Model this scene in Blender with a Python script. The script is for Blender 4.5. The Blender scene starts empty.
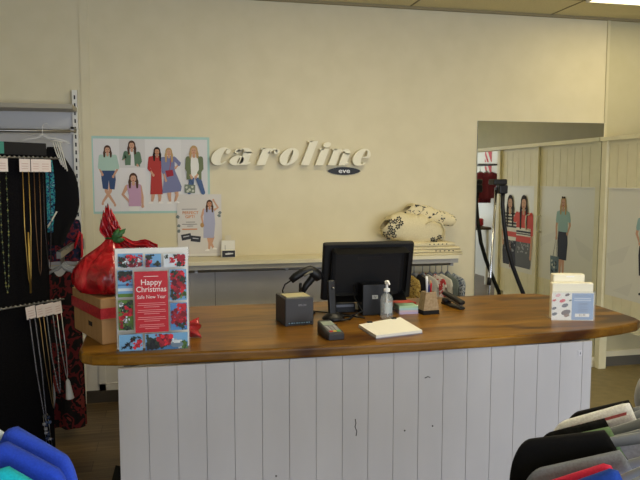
import bpy, math, random
from mathutils import Vector, Matrix
PI = math.pi
sc = bpy.context.scene
COL = sc.collection
rnd = random.Random(7)

# ------------------------------------------------------------------ materials
def lin(c):
    return tuple((x / 12.92 if x <= .04045 else ((x + .055) / 1.055) ** 2.4) for x in [v / 255 for v in c]) + (1,)
_m = {}
def mat(rgb, rough=.6, metal=0, trans=0, spec=.4, ior=1.45, coat=0):
    k = (tuple(rgb), rough, metal, trans, spec, coat)
    if k in _m: return _m[k]
    m = bpy.data.materials.new('paint'); m.use_nodes = True
    b = m.node_tree.nodes['Principled BSDF']
    b.inputs['Base Color'].default_value = lin(rgb); b.inputs['Roughness'].default_value = rough
    b.inputs['Metallic'].default_value = metal; b.inputs['Transmission Weight'].default_value = trans
    b.inputs['Specular IOR Level'].default_value = spec; b.inputs['IOR'].default_value = ior
    b.inputs['Coat Weight'].default_value = coat
    _m[k] = m
    return m
class NT:
    def __init__(s, name):
        s.m = bpy.data.materials.new(name); s.m.use_nodes = True
        s.t = s.m.node_tree; s.b = s.t.nodes['Principled BSDF']
        s.co = s.n('ShaderNodeTexCoord')
    def n(s, ty, **kw):
        o = s.t.nodes.new(ty)
        for k, v in kw.items():
            if k in o.inputs.keys(): o.inputs[k].default_value = v
            else: setattr(o, k, v)
        return o
    def l(s, a, b): s.t.links.new(a, b)
    def mapped(s, scale=(1, 1, 1), rot=(0, 0, 0), out='Object'):
        p = s.n('ShaderNodeMapping'); p.inputs['Scale'].default_value = scale; p.inputs['Rotation'].default_value = rot
        s.l(s.co.outputs[out], p.inputs['Vector']); return p.outputs['Vector']
    def ramp(s, fac, stops):
        r = s.n('ShaderNodeValToRGB'); e = r.color_ramp.elements
        while len(e) < len(stops): e.new(.5)
        for q, (p, c) in zip(e, stops): q.position = p; q.color = lin(c)
        s.l(fac, r.inputs['Fac']); return r.outputs['Color']
    def bump(s, h, strength=.2, dist=.002):
        b = s.n('ShaderNodeBump'); b.inputs['Strength'].default_value = strength; b.inputs['Distance'].default_value = dist
        s.l(h, b.inputs['Height']); s.l(b.outputs['Normal'], s.b.inputs['Normal'])
def noisy(name, c1, c2, scale=(20, 20, 20), rough=.7, bump=.15, detail=4, spec=.3, lo=.35, hi=.65, dist=.002):
    k = NT(name); v = k.mapped(scale); no = k.n('ShaderNodeTexNoise', Scale=1.0, Detail=detail); k.l(v, no.inputs['Vector'])
    k.l(k.ramp(no.outputs['Fac'], [(lo, c1), (hi, c2)]), k.b.inputs['Base Color'])
    k.b.inputs['Roughness'].default_value = rough; k.b.inputs['Specular IOR Level'].default_value = spec
    if bump: k.bump(no.outputs['Fac'], bump, dist)
    return k.m
_f = {}
def fabric(rgb, rough=.9):
    key = tuple(rgb)
    if key not in _f:
        d = tuple(int(x * .93) for x in rgb)
        _f[key] = noisy('fabric', d, rgb, (260, 260, 260), rough, .25, 2, .15)
        _f[key].node_tree.nodes['Principled BSDF'].inputs['Sheen Weight'].default_value = .04
    return _f[key]
def pattern(name, cols, scale=30, rough=.9, w=None):
    k = NT(name); v = k.mapped((scale,) * 3)
    vo = k.n('ShaderNodeTexNoise', Scale=1.0, Detail=2.5, Distortion=.6); k.l(v, vo.inputs['Vector'])
    n = len(cols); st = [(.3 + .4 * i / n, c) for i, c in enumerate(cols)]
    r = k.n('ShaderNodeValToRGB'); r.color_ramp.interpolation = 'CONSTANT'; e = r.color_ramp.elements
    while len(e) < n: e.new(.5)
    for q, (p, c) in zip(e, st): q.position = p; q.color = lin(c)
    e[0].position = 0
    k.l(vo.outputs['Fac'], r.inputs['Fac']); k.l(r.outputs['Color'], k.b.inputs['Base Color'])
    k.b.inputs['Roughness'].default_value = rough; k.b.inputs['Specular IOR Level'].default_value = .2
    return k.m

# walls, floor, ceiling
WALL = noisy('cream_wall_paint', (216, 206, 174), (220, 210, 179), (6, 6, 6), .55, .03, 3, .3)
WALLR = noisy('cream_partition_paint', (226, 218, 184), (232, 225, 192), (8, 8, 8), .5, .03, 3, .3)
PANEL = noisy('pale_grey_panel', (208, 206, 206), (214, 212, 212), (5, 5, 5), .55, .03, 3, .3)
CEIL = noisy('ceiling_tile', (212, 202, 160), (222, 212, 170), (90, 90, 90), .9, .2, 4, .1)
def floor_material():
    k = NT('wood_plank_floor'); v = k.mapped((1, 1, 1))
    br = k.n('ShaderNodeTexBrick', Scale=1.0); k.l(v, br.inputs['Vector'])
    br.inputs['Brick Width'].default_value = 1.2; br.inputs['Row Height'].default_value = .15
    br.inputs['Mortar Size'].default_value = .002; br.offset = .37
    br.inputs['Color1'].default_value = lin((122, 104, 78)); br.inputs['Color2'].default_value = lin((98, 82, 60)); br.inputs['Mortar'].default_value = lin((60, 50, 38))
    no = k.n('ShaderNodeTexNoise', Scale=1.0, Detail=6, Distortion=.4); k.l(k.mapped((2.5, 45, 1)), no.inputs['Vector'])
    c = k.ramp(no.outputs['Fac'], [(.3, (150, 140, 125)), (.7, (255, 250, 240))])
    mx = k.n('ShaderNodeMix', data_type='RGBA', blend_type='MULTIPLY'); mx.inputs[0].default_value = .9
    k.l(br.outputs['Color'], mx.inputs[6]); k.l(c, mx.inputs[7]); k.l(mx.outputs[2], k.b.inputs['Base Color'])
    k.b.inputs['Roughness'].default_value = .45; k.bump(br.outputs['Fac'], -.3, .001)
    return k.m
FLOOR = floor_material()
def worktop_material():
    k = NT('varnished_timber')
    no = k.n('ShaderNodeTexNoise', Scale=1.0, Detail=7, Roughness=.6, Distortion=1.6); k.l(k.mapped((1.1, 5, 4)), no.inputs['Vector'])
    c = k.ramp(no.outputs['Fac'], [(.25, (86, 56, 13)), (.42, (116, 79, 19)), (.54, (136, 95, 24)), (.74, (164, 120, 42))])
    fi = k.n('ShaderNodeTexNoise', Scale=1.0, Detail=5, Distortion=.3); k.l(k.mapped((5, 110, 60)), fi.inputs['Vector'])
    c2 = k.ramp(fi.outputs['Fac'], [(.3, (205, 192, 172)), (.7, (255, 255, 255))])
    mx = k.n('ShaderNodeMix', data_type='RGBA', blend_type='MULTIPLY'); mx.inputs[0].default_value = .8
    k.l(c, mx.inputs[6]); k.l(c2, mx.inputs[7])
    # dark knots
    vo = k.n('ShaderNodeTexNoise', Scale=1.0, Detail=2, Distortion=.8); k.l(k.mapped((2.0, 5.5, 3)), vo.inputs['Vector'])
    kn = k.ramp(vo.outputs['Fac'], [(.54, (255, 255, 255)), (.70, (138, 108, 80))])
    m2 = k.n('ShaderNodeMix', data_type='RGBA', blend_type='MULTIPLY'); m2.inputs[0].default_value = 1
    k.l(mx.outputs[2], m2.inputs[6]); k.l(kn, m2.inputs[7]); k.l(m2.outputs[2], k.b.inputs['Base Color'])
    k.b.inputs['Roughness'].default_value = .33; k.b.inputs['Specular IOR Level'].default_value = .28
    k.bump(no.outputs['Fac'], .15, .003)
    return k.m
WOOD = worktop_material()
BOARDS = noisy('white_board_paint', (176, 174, 177), (183, 181, 184), (4, 4, 1.2), .5, .05, 5, .35)
CARD = noisy('brown_cardboard', (172, 134, 92), (182, 144, 100), (30, 30, 6), .85, .05, 3, .2)
CANVAS = noisy('natural_canvas', (214, 202, 164), (226, 214, 178), (150, 150, 150), .95, .2, 3, .1)
WHITE = mat((226, 224, 216), .5); PAPER = mat((232, 230, 224), .7); CREAMP = mat((226, 218, 190), .5)
BLACK = mat((22, 22, 24), .45); BLACKM = mat((28, 27, 28), .75, spec=.2); DARK = mat((46, 45, 48), .5)
CHROME = mat((200, 200, 200), .22, 1); STEEL = mat((150, 148, 144), .4, 1); GOLD = mat((190, 160, 90), .3, 1)
VELVET = noisy('black_velvet', (12, 12, 13), (20, 19, 21), (120, 120, 120), .95, .1, 2, .05)
HANGER = mat((138, 142, 150), .35, spec=.5); HANGW = mat((205, 205, 205), .35, spec=.5)
def clear(c, alpha, rough=.05):
    m = bpy.data.materials.new('clear_plastic'); m.use_nodes = True; b = m.node_tree.nodes['Principled BSDF']
    b.inputs['Base Color'].default_value = lin(c); b.inputs['Alpha'].default_value = alpha; b.inputs['Roughness'].default_value = rough; b.inputs['Specular IOR Level'].default_value = .6
    return m
GLASS = clear((225, 232, 236), .22); GEL = clear((220, 230, 236), .10)
ACRYLIC = clear((235, 238, 238), .14)

# ------------------------------------------------------------------ mesh builder
class M:
    def __init__(s): s.v = []; s.f = []; s.mi = []; s.mats = []; s.sm = []
    def k(s, m):
        if m not in s.mats: s.mats.append(m)
        return s.mats.index(m)
    def add(s, vs, fs, m, smooth=False, mx=None):
        o = len(s.v); s.v += [tuple(mx @ Vector(p)) if mx else tuple(p) for p in vs]; i = s.k(m)
        for f in fs: s.f.append([o + q for q in f]); s.mi.append(i); s.sm.append(smooth)
        return s
    def box(s, x0, x1, y0, y1, z0, z1, m, mx=None):
        return s.add([(x0, y0, z0), (x1, y0, z0), (x1, y1, z0), (x0, y1, z0), (x0, y0, z1), (x1, y0, z1), (x1, y1, z1), (x0, y1, z1)],
              [(3, 2, 1, 0), (4, 5, 6, 7), (0, 1, 5, 4), (1, 2, 6, 5), (2, 3, 7, 6), (3, 0, 4, 7)], m, False, mx)
    def rbox(s, x0, x1, y0, y1, z0, z1, m, r=.01, n=3, mx=None):   # box with rounded vertical edges and a small top chamfer
        pts = []
        for cx, cy, a0 in ((x1 - r, y1 - r, 0), (x0 + r, y1 - r, PI / 2), (x0 + r, y0 + r, PI), (x1 - r, y0 + r, 1.5 * PI)):
            for i in range(n + 1):
                a = a0 + PI / 2 * i / n; pts.append((cx + r * math.cos(a), cy + r * math.sin(a)))
        c = r * .5; cx, cy = (x0 + x1) / 2, (y0 + y1) / 2
        ins = lambda p: (cx + (p[0] - cx) * (1 - c * 2 / (x1 - x0)), cy + (p[1] - cy) * (1 - c * 2 / (y1 - y0)))
        L = [[(*ins(p), z0) for p in pts], [(*p, z0 + c) for p in pts], [(*p, z1 - c) for p in pts], [(*ins(p), z1) for p in pts]]
        return s.loft(L, m, True, caps=True, mx=mx)
    def loft(s, rings, m, closed=True, caps=True, smooth=False, mx=None):
        n = len(rings[0]); vs = [p for r in rings for p in r]; fs = []
        for i in range(len(rings) - 1):
            for j in range(n if closed else n - 1):
                a = i * n + j; b = i * n + (j + 1) % n; fs.append((a, b, b + n, a + n))
        if caps and closed: fs.append(tuple(range(n))[::-1]); fs.append(tuple((len(rings) - 1) * n + j for j in range(n)))
        return s.add(vs, fs, m, smooth, mx)
    def prism(s, pts, z0, z1, m, mx=None):
        return s.loft([[(*p, z0) for p in pts], [(*p, z1) for p in pts]], m, mx=mx)
    def lathe(s, prof, m, n=16, c=(0, 0, 0), mx=None, smooth=True):
        return s.loft([[(c[0] + r * math.cos(2 * PI * j / n), c[1] + r * math.sin(2 * PI * j / n), c[2] + z) for j in range(n)] for r, z in prof], m, True, True, smooth, mx)
    def tube(s, pts, r, m, n=8, mx=None, flat=1.0):
        P = [Vector(p) for p in pts]; R = r if isinstance(r, (list, tuple)) else [r] * len(P); rings = []; up = None
        for i, p in enumerate(P):
            t = (P[min(i + 1, len(P) - 1)] - P[max(i - 1, 0)])
            t = t.normalized() if t.length > 1e-9 else Vector((0, 0, 1))
            if up is None: up = Vector((0, 0, 1)) if abs(t.z) < .9 else Vector((0, 1, 0))
            a = t.cross(up)
            if a.length < 1e-6: a = t.cross(Vector((1, 0, 0)))
            a.normalize(); b = a.cross(t).normalized(); up = b
            rings.append([tuple(p + a * R[i] * math.cos(2 * PI * j / n) + b * R[i] * flat * math.sin(2 * PI * j / n)) for j in range(n)])
        return s.loft(rings, m, True, True, True, mx)
    def ball(s, c, r, m, n=10, sz=1):
        return s.lathe([(r * math.sin(PI * (.02 + .96 * i / 8)), -r * sz * math.cos(PI * (.02 + .96 * i / 8))) for i in range(9)], m, n, c)
    def grid(s, fn, nu, nv, m, smooth=True, mx=None):
        vs = [fn(i / nu, j / nv) for i in range(nu + 1) for j in range(nv + 1)]
        fs = [(i * (nv + 1) + j, (i + 1) * (nv + 1) + j, (i + 1) * (nv + 1) + j + 1, i * (nv + 1) + j + 1) for i in range(nu) for j in range(nv)]
        return s.add(vs, fs, m, smooth, mx)
    def text(s, body, size, m, mx, extrude=0, shear=0, offset=0, align='CENTER', sx=1):
        cu = bpy.data.curves.new('lettering', 'FONT'); cu.body = body; cu.size = size; cu.extrude = extrude; cu.shear = shear; cu.offset = offset
        cu.align_x = align; cu.align_y = 'CENTER'; cu.resolution_u = 3
        o = bpy.data.objects.new('lettering', cu); COL.objects.link(o)
        dg = bpy.context.evaluated_depsgraph_get(); me = bpy.data.meshes.new_from_object(o.evaluated_get(dg))
        s.add([(v.co.x * sx, v.co.y, v.co.z) for v in me.vertices], [tuple(p.vertices) for p in me.polygons], m, False, mx)
        bpy.data.objects.remove(o); bpy.data.curves.remove(cu); bpy.data.meshes.remove(me)
        return s
    def build(s, name, parent=None, loc=None, rz=0, bevel=0, solid=0, sub=0):
        me = bpy.data.meshes.new(name); me.from_pydata(s.v, [], s.f)
        for m in s.mats: me.materials.append(m)
        for p, i, q in zip(me.polygons, s.mi, s.sm): p.material_index = i; p.use_smooth = q
        me.update()
        o = bpy.data.objects.new(name, me); COL.objects.link(o)
        if parent: o.parent = parent
        if loc: o.location = loc
        o.rotation_euler.z = rz
        if solid: d = o.modifiers.new('thickness', 'SOLIDIFY'); d.thickness = solid; d.offset = 0
        if sub: d = o.modifiers.new('smooth', 'SUBSURF'); d.levels = sub; d.render_levels = sub
        if bevel:
            d = o.modifiers.new('edge', 'BEVEL'); d.width = bevel; d.segments = 3; d.limit_method = 'ANGLE'; d.angle_limit = .6
        return o
def tag(o, label, cat, group=None):
    o['label'] = label; o['category'] = cat
    if group: o['group'] = group
    return o
def thing(name, label, cat, loc=(0, 0, 0), rz=0, group=None):
    o = bpy.data.objects.new(name, None); COL.objects.link(o); o.location = loc; o.rotation_euler.z = rz; o.empty_display_size = .05
    return tag(o, label, cat, group)
def struct(o): o['kind'] = 'structure'; return o
def T(x, y, z): return Matrix.Translation((x, y, z))
def RX(a): return Matrix.Rotation(a, 4, 'X')
def RY(a): return Matrix.Rotation(a, 4, 'Y')
def RZ(a): return Matrix.Rotation(a, 4, 'Z')

# ------------------------------------------------------------------ printed sheets: ink shapes lying on a thin sheet
class Print:
    """draws flat ink shapes in the local plane x (across), z (up), facing -y; ink sits on the sheet's front"""
    def __init__(s, w, h, back, th=.003, y=0):
        s.m = M(); s.w = w; s.h = h; s.y = y; s.lay = 0
        s.m.box(0, w, y, y + th, 0, h, back)
    def step(s): s.lay += .00006; return s.y - .0002 - s.lay
    def poly(s, pts, m): y = s.step(); s.m.add([(p[0], y, p[1]) for p in pts], [tuple(range(len(pts)))], m)
    def rect(s, x0, x1, z0, z1, m): s.poly([(x0, z0), (x1, z0), (x1, z1), (x0, z1)], m)
    def ell(s, cx, cz, rx, rz, m, n=18, a=0):
        ca, sa = math.cos(a), math.sin(a)
        s.poly([(cx + rx * math.cos(t) * ca - rz * math.sin(t) * sa, cz + rx * math.cos(t) * sa + rz * math.sin(t) * ca) for t in [2 * PI * i / n for i in range(n)]], m)
    def stroke(s, pts, ws, m):
        P = [Vector(p) for p in pts]; L = []; R = []
        for i, p in enumerate(P):
            t = (P[min(i + 1, len(P) - 1)] - P[max(0, i - 1)]).normalized(); nrm = Vector((-t.y, t.x)); w = ws[i] / 2
            L.append(tuple(p + nrm * w)); R.append(tuple(p - nrm * w))
        s.poly(L + R[::-1], m)
        for p, w in ((P[0], ws[0]), (P[-1], ws[-1])): s.ell(p.x, p.y, w / 2, w / 2, m, 10)
    def blob(s, cx, cz, r, m, k=.35, n=14):
        s.poly([(cx + r * (1 + k * (rnd.random() - .5) * 2) * math.cos(2 * PI * i / n), cz + r * (1 + k * (rnd.random() - .5) * 2) * math.sin(2 * PI * i / n)) for i in range(n)], m)
    def text(s, body, size, x, z, m, align='CENTER', sx=1, shear=0, offset=0, rot=0):
        y = s.step(); s.m.text(body, size, m, T(x, y, z) @ RY(-rot) @ RX(PI / 2), 0, shear, offset, align, sx)
SKIN = mat((206, 160, 132), .7); SKIN2 = mat((190, 138, 108), .7); BROWNH = mat((84, 58, 44), .8); BLONDE = mat((190, 156, 108), .8); DKBR = mat((40, 28, 24), .8)
LIP = mat((170, 70, 70), .7); EYE = mat((50, 40, 36), .7)
def head(P, x, z, k, hair, skin=SKIN, length=.16, shades=False):
    """k = figure height; (x, z) = chin"""
    P.ell(x, z + .058 * k, .056 * k, .068 * k, hair)
    for sgn in (-1, 1):
        P.stroke([(x + sgn * .034 * k, z + .07 * k), (x + sgn * .05 * k, z), (x + sgn * .05 * k, z + .07 * k - length * k)], [.03 * k, .04 * k, .026 * k], hair)
    P.stroke([(x, z + .02 * k), (x, z - .035 * k)], [.036 * k, .042 * k], skin)
    P.ell(x, z + .046 * k, .038 * k, .05 * k, skin)
    P.poly([(x - .04 * k, z + .06 * k), (x - .03 * k, z + .1 * k), (x + .02 * k, z + .108 * k), (x + .042 * k, z + .06 * k), (x + .02 * k, z + .088 * k), (x - .02 * k, z + .088 * k)], hair)
    for sgn in (-1, 1): P.ell(x + sgn * .015 * k, z + .054 * k, .006 * k, .004 * k, EYE, 8)
    P.stroke([(x, z + .046 * k), (x + .003 * k, z + .034 * k)], [.004 * k, .008 * k], SKIN2)
    P.ell(x, z + .018 * k, .014 * k, .005 * k, LIP, 10)
    if shades:
        for sgn in (-1, 1): P.ell(x + sgn * .02 * k, z + .112 * k, .02 * k, .012 * k, DKBR, 10, sgn * .3)
def arm(P, pts, k, sleeve, skin=SKIN, frac=.5, w=.05):
    a, b, c = [Vector(p) for p in pts]
    P.stroke([a, b, c], [w * k, w * .72 * k, w * .5 * k], skin)
    P.ell(c.x, c.y, .02 * k, .026 * k, skin, 10)
    if sleeve:
        if frac <= 1: P.stroke([a, a.lerp(b, frac)], [w * 1.25 * k, w * 1.15 * k], sleeve)
        else: P.stroke([a, b, b.lerp(c, frac - 1)], [w * 1.3 * k, w * 1.05 * k, w * .9 * k], sleeve)
def torso(P, x, z0, z1, wt, wb, m, wm=None):
    wm = wm or (wt + wb) / 2 * .92; zm = z0 + (z1 - z0) * .45
    P.poly([(x - wb, z0), (x + wb, z0), (x + wm, zm), (x + wt, z1 - (z1 - z0) * .1), (x + wt * .42, z1), (x - wt * .42, z1), (x - wt, z1 - (z1 - z0) * .1), (x - wm, zm)], m)
def leg(P, pts, k, m, w0=.075, w1=.034): P.stroke(pts, [w0 * k, (w0 + w1) / 2 * k, w1 * k], m)
def shoe(P, x, z, k, m, d=1): P.poly([(x - d * .016 * k, z + .022 * k), (x + d * .016 * k, z + .022 * k), (x + d * .06 * k, z + .002 * k), (x + d * .055 * k, z - .014 * k), (x - d * .02 * k, z - .014 * k)], m)

# ------------------------------------------------------------------ the setting
W = 5.18; CZ = 2.99; XR = 3.66; XE = 5.25; XL = -3.0; YF = -3.2
struct(M().box(XL, XE, YF, W, -.1, 0, FLOOR).build('floor'))
struct(M().box(2.25, XE, 3.0, W - .021, .0, .004, noisy('olive_vinyl', (130, 116, 78), (142, 127, 88), (14, 14, 14), .5, .05)).build('floor_fitting_area'))
struct(M().box(XL, XR, W, W + .1, 0, CZ, WALL).build('wall_back'))
struct(M().box(XR, XE + .1, W, W + .1, 0, CZ, noisy('darker_fitting_wall', (192, 184, 150), (196, 188, 155), (6, 6, 6), .55, .03, 3, .3)).build('wall_back_right'))  # section right of the joint, darker and slightly yellower than the rest
struct(M().box(XE, XE + .1, YF, W, 0, CZ, noisy('olive_side_wall', (138, 126, 76), (142, 130, 80), (6, 6, 6), .6, .03, 3, .3)).build('wall_right'))  # darker and more olive than the other walls
struct(M().box(XE - .02, XE - .0005, -2.2, 2.2, 0, 2.12, WHITE).build('trim_7'))
struct(M().box(XL - .1, XL, YF, W, 0, CZ, WALL).build('wall_left'))
w = M(); w.box(XL, XE, YF - .1, YF, 0, .5, WALL); w.box(XL, XE, YF - .1, YF, 2.5, CZ, WALL)
w.box(XL, -.65, YF - .1, YF, .5, 2.5, WALL); w.box(4.6, XE, YF - .1, YF, .5, 2.5, WALL)  # unseen; left part kept solid to hold daylight off the left side
struct(w.build('wall_front'))
w = M()
for x in (-.65, 1.1, 2.85, 4.55): w.box(x, x + .05, YF - .09, YF - .01, .5, 2.5, STEEL)
for z in (.5, 2.45): w.box(-.65, 4.6, YF - .09, YF - .01, z, z + .05, STEEL)
struct(w.build('window_1'))
c = M(); c.box(XL, XE, YF, W, CZ, CZ + .1, CEIL)
struct(c.build('ceiling'))
g = M()
GRID = mat((128, 118, 88), .7)
for i in range(-3, 4): x = 1.89 + 1.22 * i; g.box(x - .006, x + .006, YF, W, CZ - .004, CZ, GRID)
y = 4.70
while y > YF: g.box(XL, XE, y - .006, y + .006, CZ - .004, CZ, GRID); y -= .61
g.box(XL, XE, W - .025, W, CZ - .02, CZ, mat((150, 138, 104), .7))
struct(g.build('trim_1'))
# joint battens in the back wall, pale lining under the shelf, dark skirting
struct(M().box(-.575, -.515, W - .012, W, 0, CZ, WALL).build('trim_2'))
struct(M().box(XR - .012, XR + .012, W - .012, W, 0, CZ, mat((206, 198, 166), .5)).build('trim_3'))
p = M(); p.box(-3.0, 1.7, W - .03, W - .013, .09, 1.02, PANEL)
p.box(-.505, -.46, W - .045, W - .03, .09, 1.0, PANEL); p.box(-.505, 1.7, W - .045, W - .03, .09, .14, PANEL)
for x in (.35, 1.3): p.box(x - .0015, x + .0015, W - .031, W - .03, .14, 1.0, DARK)
struct(p.build('trim_4'))
struct(M().box(-3.0, 2.42, W - .05, W - .013, 0, .09, mat((62, 56, 50), .6)).build('baseboard_back'))
b = M(); b.box(XR + .05, XE, W - .02, W, .09, .14, CREAMP); b.box(XR + .05, XE, W - .02, W, 0, .09, mat((96, 92, 84), .6))
struct(b.build('baseboard_right'))
# pale wall lining behind the clothes rack on the left
struct(M().box(-2.6, -.62, W - .03, W - .013, 1.03, 2.12, mat((196, 196, 198), .55)).build('trim_5'))

# fitting-room front with board-faced doors on the right
CR = WALLR
p = M()
for y0, y1 in ((5.10, 5.165), (4.10, 4.16), (3.30, 3.36)): p.box(XR - .03, XR + .04, y0, y1, 0, 1.985, CR)
p.box(XR - .05, XR + .06, 2.0, 5.165, 1.965, 2.0, CR)
p.box(XR - .01, XR + .03, 3.30, 5.165, 1.93, 1.965, CR)
struct(p.build('trim_6'))
GROOVE = mat((120, 112, 92), .7)
def door(name, y0, y1):
    d = M(); n = round((y1 - y0) / .117); s = (y1 - y0) / n
    d.box(XR + .004, XR + .028, y0, y1, .40, 1.93, GROOVE)
    for i in range(n): d.box(XR - .006, XR + .004, y0 + i * s + .0025, y0 + (i + 1) * s - .0025, .40, 1.93, CR)
    o = struct(d.build(name))
    return o
d1 = door('door_1', 4.165, 5.095); d2 = door('door_2', 3.365, 4.095)
for d, yy in ((d1, 4.20), (d2, 3.99)):
    h = M(); h.tube([(XR - .006, yy, 1.12), (XR - .05, yy, 1.13), (XR - .055, yy, 1.2), (XR - .05, yy, 1.27), (XR - .006, yy, 1.28)], .006, WHITE)
    h.build('door_handle', d)
struct(M().box(XR + .45, XR + .48, 2.6, 3.3, 0, 2.0, CR).build('wall_fitting_room'))

# ceiling lamps
def emis(rgb, s):
    m = bpy.data.materials.new('lamp_diffuser'); m.use_nodes = True; b = m.node_tree.nodes['Principled BSDF']
    b.inputs['Base Color'].default_value = lin((230, 228, 215)); b.inputs['Emission Color'].default_value = (*rgb, 1); b.inputs['Emission Strength'].default_value = s
    return m
LAMP = emis((1.0, .85, .48), 5.8); LAMP2 = emis((1.0, .87, .57), 15.0); LAMP3 = emis((1.0, .87, .57), 8.0)
for i, (x, y, lab) in enumerate(((3.115, 4.085, 'bright recessed fluorescent ceiling light over the fitting rooms at the right'),
                     (.675, .38, 'recessed fluorescent ceiling light above the middle of the shop'), (3.115, .38, 'recessed fluorescent ceiling light above the right shop side'),
                     (.675, -1.5, 'recessed fluorescent ceiling light nearest the shop window'), (.675, 2.82, 'recessed fluorescent ceiling light above the sales counter'))):
    t = thing('ceiling_light', lab, 'ceiling light', (x, y, CZ), group='recessed ceiling lights')
    M().box(0, 1.21, 0, .6, -.012, -.004, LAMP if i == 0 else LAMP2 if i == 4 else LAMP3).build('diffuser', t)
    f = M()
    for a in ((0, 1.21, -.012, .012), (0, 1.21, .588, .612)): f.box(a[0], a[1], a[2], a[3], -.02, -.004, WHITE)
    for a in ((-.012, .012), (1.198, 1.222)): f.box(a[0], a[1], .012, .588, -.02, -.004, WHITE)
    f.build('frame', t)

# ------------------------------------------------------------------ counter
t = thing('counter_base', 'white board-clad counter base standing under the timber worktop', 'counter', (-.2, 2.74, 0))
n = 19; s = .1147; CWD = 2.112
for i in range(1):
    p = M(); p.box(0, CWD, .012, .03, 0, .90, mat((150, 148, 152), .7))
    for i in range(n): p.box(i * s + .001, min(CWD, (i + 1) * s - .001), 0, .012, 0, .90, BOARDS)
    SC = mat((70, 68, 66), .8)
    for pts in ([(.975, .62), (.978, .60), (.974, .585), (.982, .565), (.979, .545)], [(1.29, .78), (1.305, .785), (1.315, .78)]):
        p.tube([(a, -.0005, b) for a, b in pts], .0022, SC, 5)
    for a, b in ((1.20, .55), (.63, .40), (1.33, .56)): p.ball((a, -.0005, b), .004, SC, 6)
    p.build('front_panel', t)
for x0, x1 in ((.02, .045), (2.07, 2.095)): M().box(x0, x1, .03, .86, 0, .90, BOARDS).build('side_panel', t)
M().box(.045, 2.07, .25, .86, .5, .52, BOARDS).build('shelf', t)
M().box(.03, 2.08, .3, .35, .86, .90, BOARDS).build('rail', t)
q = M(); q.box(2.04, 2.06, -.003, 0, .835, .86, mat((196, 194, 200), .5)); q.tube([(2.05, -.004, .853), (2.05, -.004, .842)], .0015, SC, 5); q.build('small_plate', t)

out = [(-.345, 2.835), (-.30, 2.792), (-.2, 2.765), (.12, 2.745), (.45, 2.727), (.75, 2.716), (1.1, 2.712), (1.485, 2.722), (1.75, 2.738), (1.964, 2.765), (2.12, 2.805),
       (2.235, 2.85), (2.285, 2.895), (2.305, 2.95), (2.318, 3.1), (2.325, 3.27), (2.3, 3.46), (2.26, 3.62), (2.2, 3.71), (2.09, 3.745), (1.7, 3.735), (1.2, 3.745), (.6, 3.752), (.14, 3.76), (-.25, 3.75), (-.33, 3.72), (-.362, 3.6), (-.365, 3.2), (-.362, 2.9)]
M().prism(out, .903, .95, WOOD).build('timber_worktop', bevel=.012)
tag(bpy.data.objects['timber_worktop'], 'varnished golden brown timber worktop with curved front edge on the counter', 'worktop')
CT = .95
o = M().prism([(-.01, .04), (.03, 0), (.06, .3), (.0, .34)], 0, .33, BLACKM).build('dark_board', loc=(-.252, 2.83, 0)); tag(o, 'dark upright board leaning at the left end of the white counter', 'board')

# --- A3 notice
RED = mat((190, 28, 40), .5); SKY = mat((120, 172, 214), .5); SKY2 = mat((84, 140, 196), .5); LEAF = mat((44, 58, 40), .6); FLW = mat((200, 28, 44), .5); FLW2 = mat((150, 18, 36), .5)
PALE = mat((214, 222, 226), .5); GREEN = mat((96, 132, 58), .6); SEA = mat((70, 120, 168), .5); INK = mat((30, 30, 34), .6)
t = thing('notice_stand', 'framed red and white Christmas notice with flower photos standing on the worktop', 'notice', (-.205, 2.834, CT), .012)
P = Print(.287, .412, PAPER, .003, 0)
X0, Z0 = .0, .0
def shade(m, f):
    c = m.node_tree.nodes['Principled BSDF'].inputs['Base Color'].default_value
    return [min(255, max(0, int(255 * (v ** (1 / 2.2)) * f))) for v in c[:3]]
def cluster(x0, x1, z0, z1, cx, cz, r, m):
    ms = [mat(shade(m, f), .5) for f in (.62, .85, 1.0, 1.12)]
    r *= 1.3
    for _ in range(20):
        q = r * rnd.uniform(.10, .30); a = rnd.uniform(0, 2 * PI); d = r * rnd.uniform(0, .9)
        P.blob(max(x0 + q * 1.35, min(x1 - q * 1.35, cx + d * math.cos(a))), max(z0 + q * 1.35, min(z1 - q * 1.35, cz + d * math.sin(a))), q, rnd.choice(ms), .4, 9)
def photo(x0, x1, z0, z1, bg, items):
    P.rect(x0, x1, z0, z1, bg)
    for kind, cx, cz, r, m in items:
        cx = x0 + (x1 - x0) * cx; cz = z0 + (z1 - z0) * cz; r = r * min(x1 - x0, z1 - z0)
        if kind == 'b':
            r = min(r, cx - x0 + .3 * r, x1 - cx + .3 * r); cluster(x0, x1, z0, z1, cx, cz, r, m)
        else: P.rect(x0, x1, cz, min(z1, cz + r), m)
def flowers(n, ms): return [('b', rnd.uniform(.1, .9), rnd.uniform(.1, .9), rnd.uniform(.12, .3), rnd.choice(ms)) for _ in range(n)]
photo(.010, .108, .338, .392, SKY, flowers(30, [FLW, FLW2, LEAF, PALE, FLW, LEAF]))
photo(.118, .180, .338, .392, SKY, [('r', 0, 0, .3, SEA)] + [('b', .2, .4, .5, FLW), ('b', .3, .75, .35, LEAF), ('b', .75, .2, .25, LEAF), ('b', .1, .15, .35, FLW2)])
photo(.190, .278, .338, .392, PALE, [('b', .8, .5, .5, FLW), ('b', .85, .75, .45, FLW2), ('b', .7, .2, .3, LEAF), ('b', .35, .45, .2, FLW), ('b', .15, .8, .15, LEAF), ('b', .5, .8, .16, LEAF)])
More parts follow.
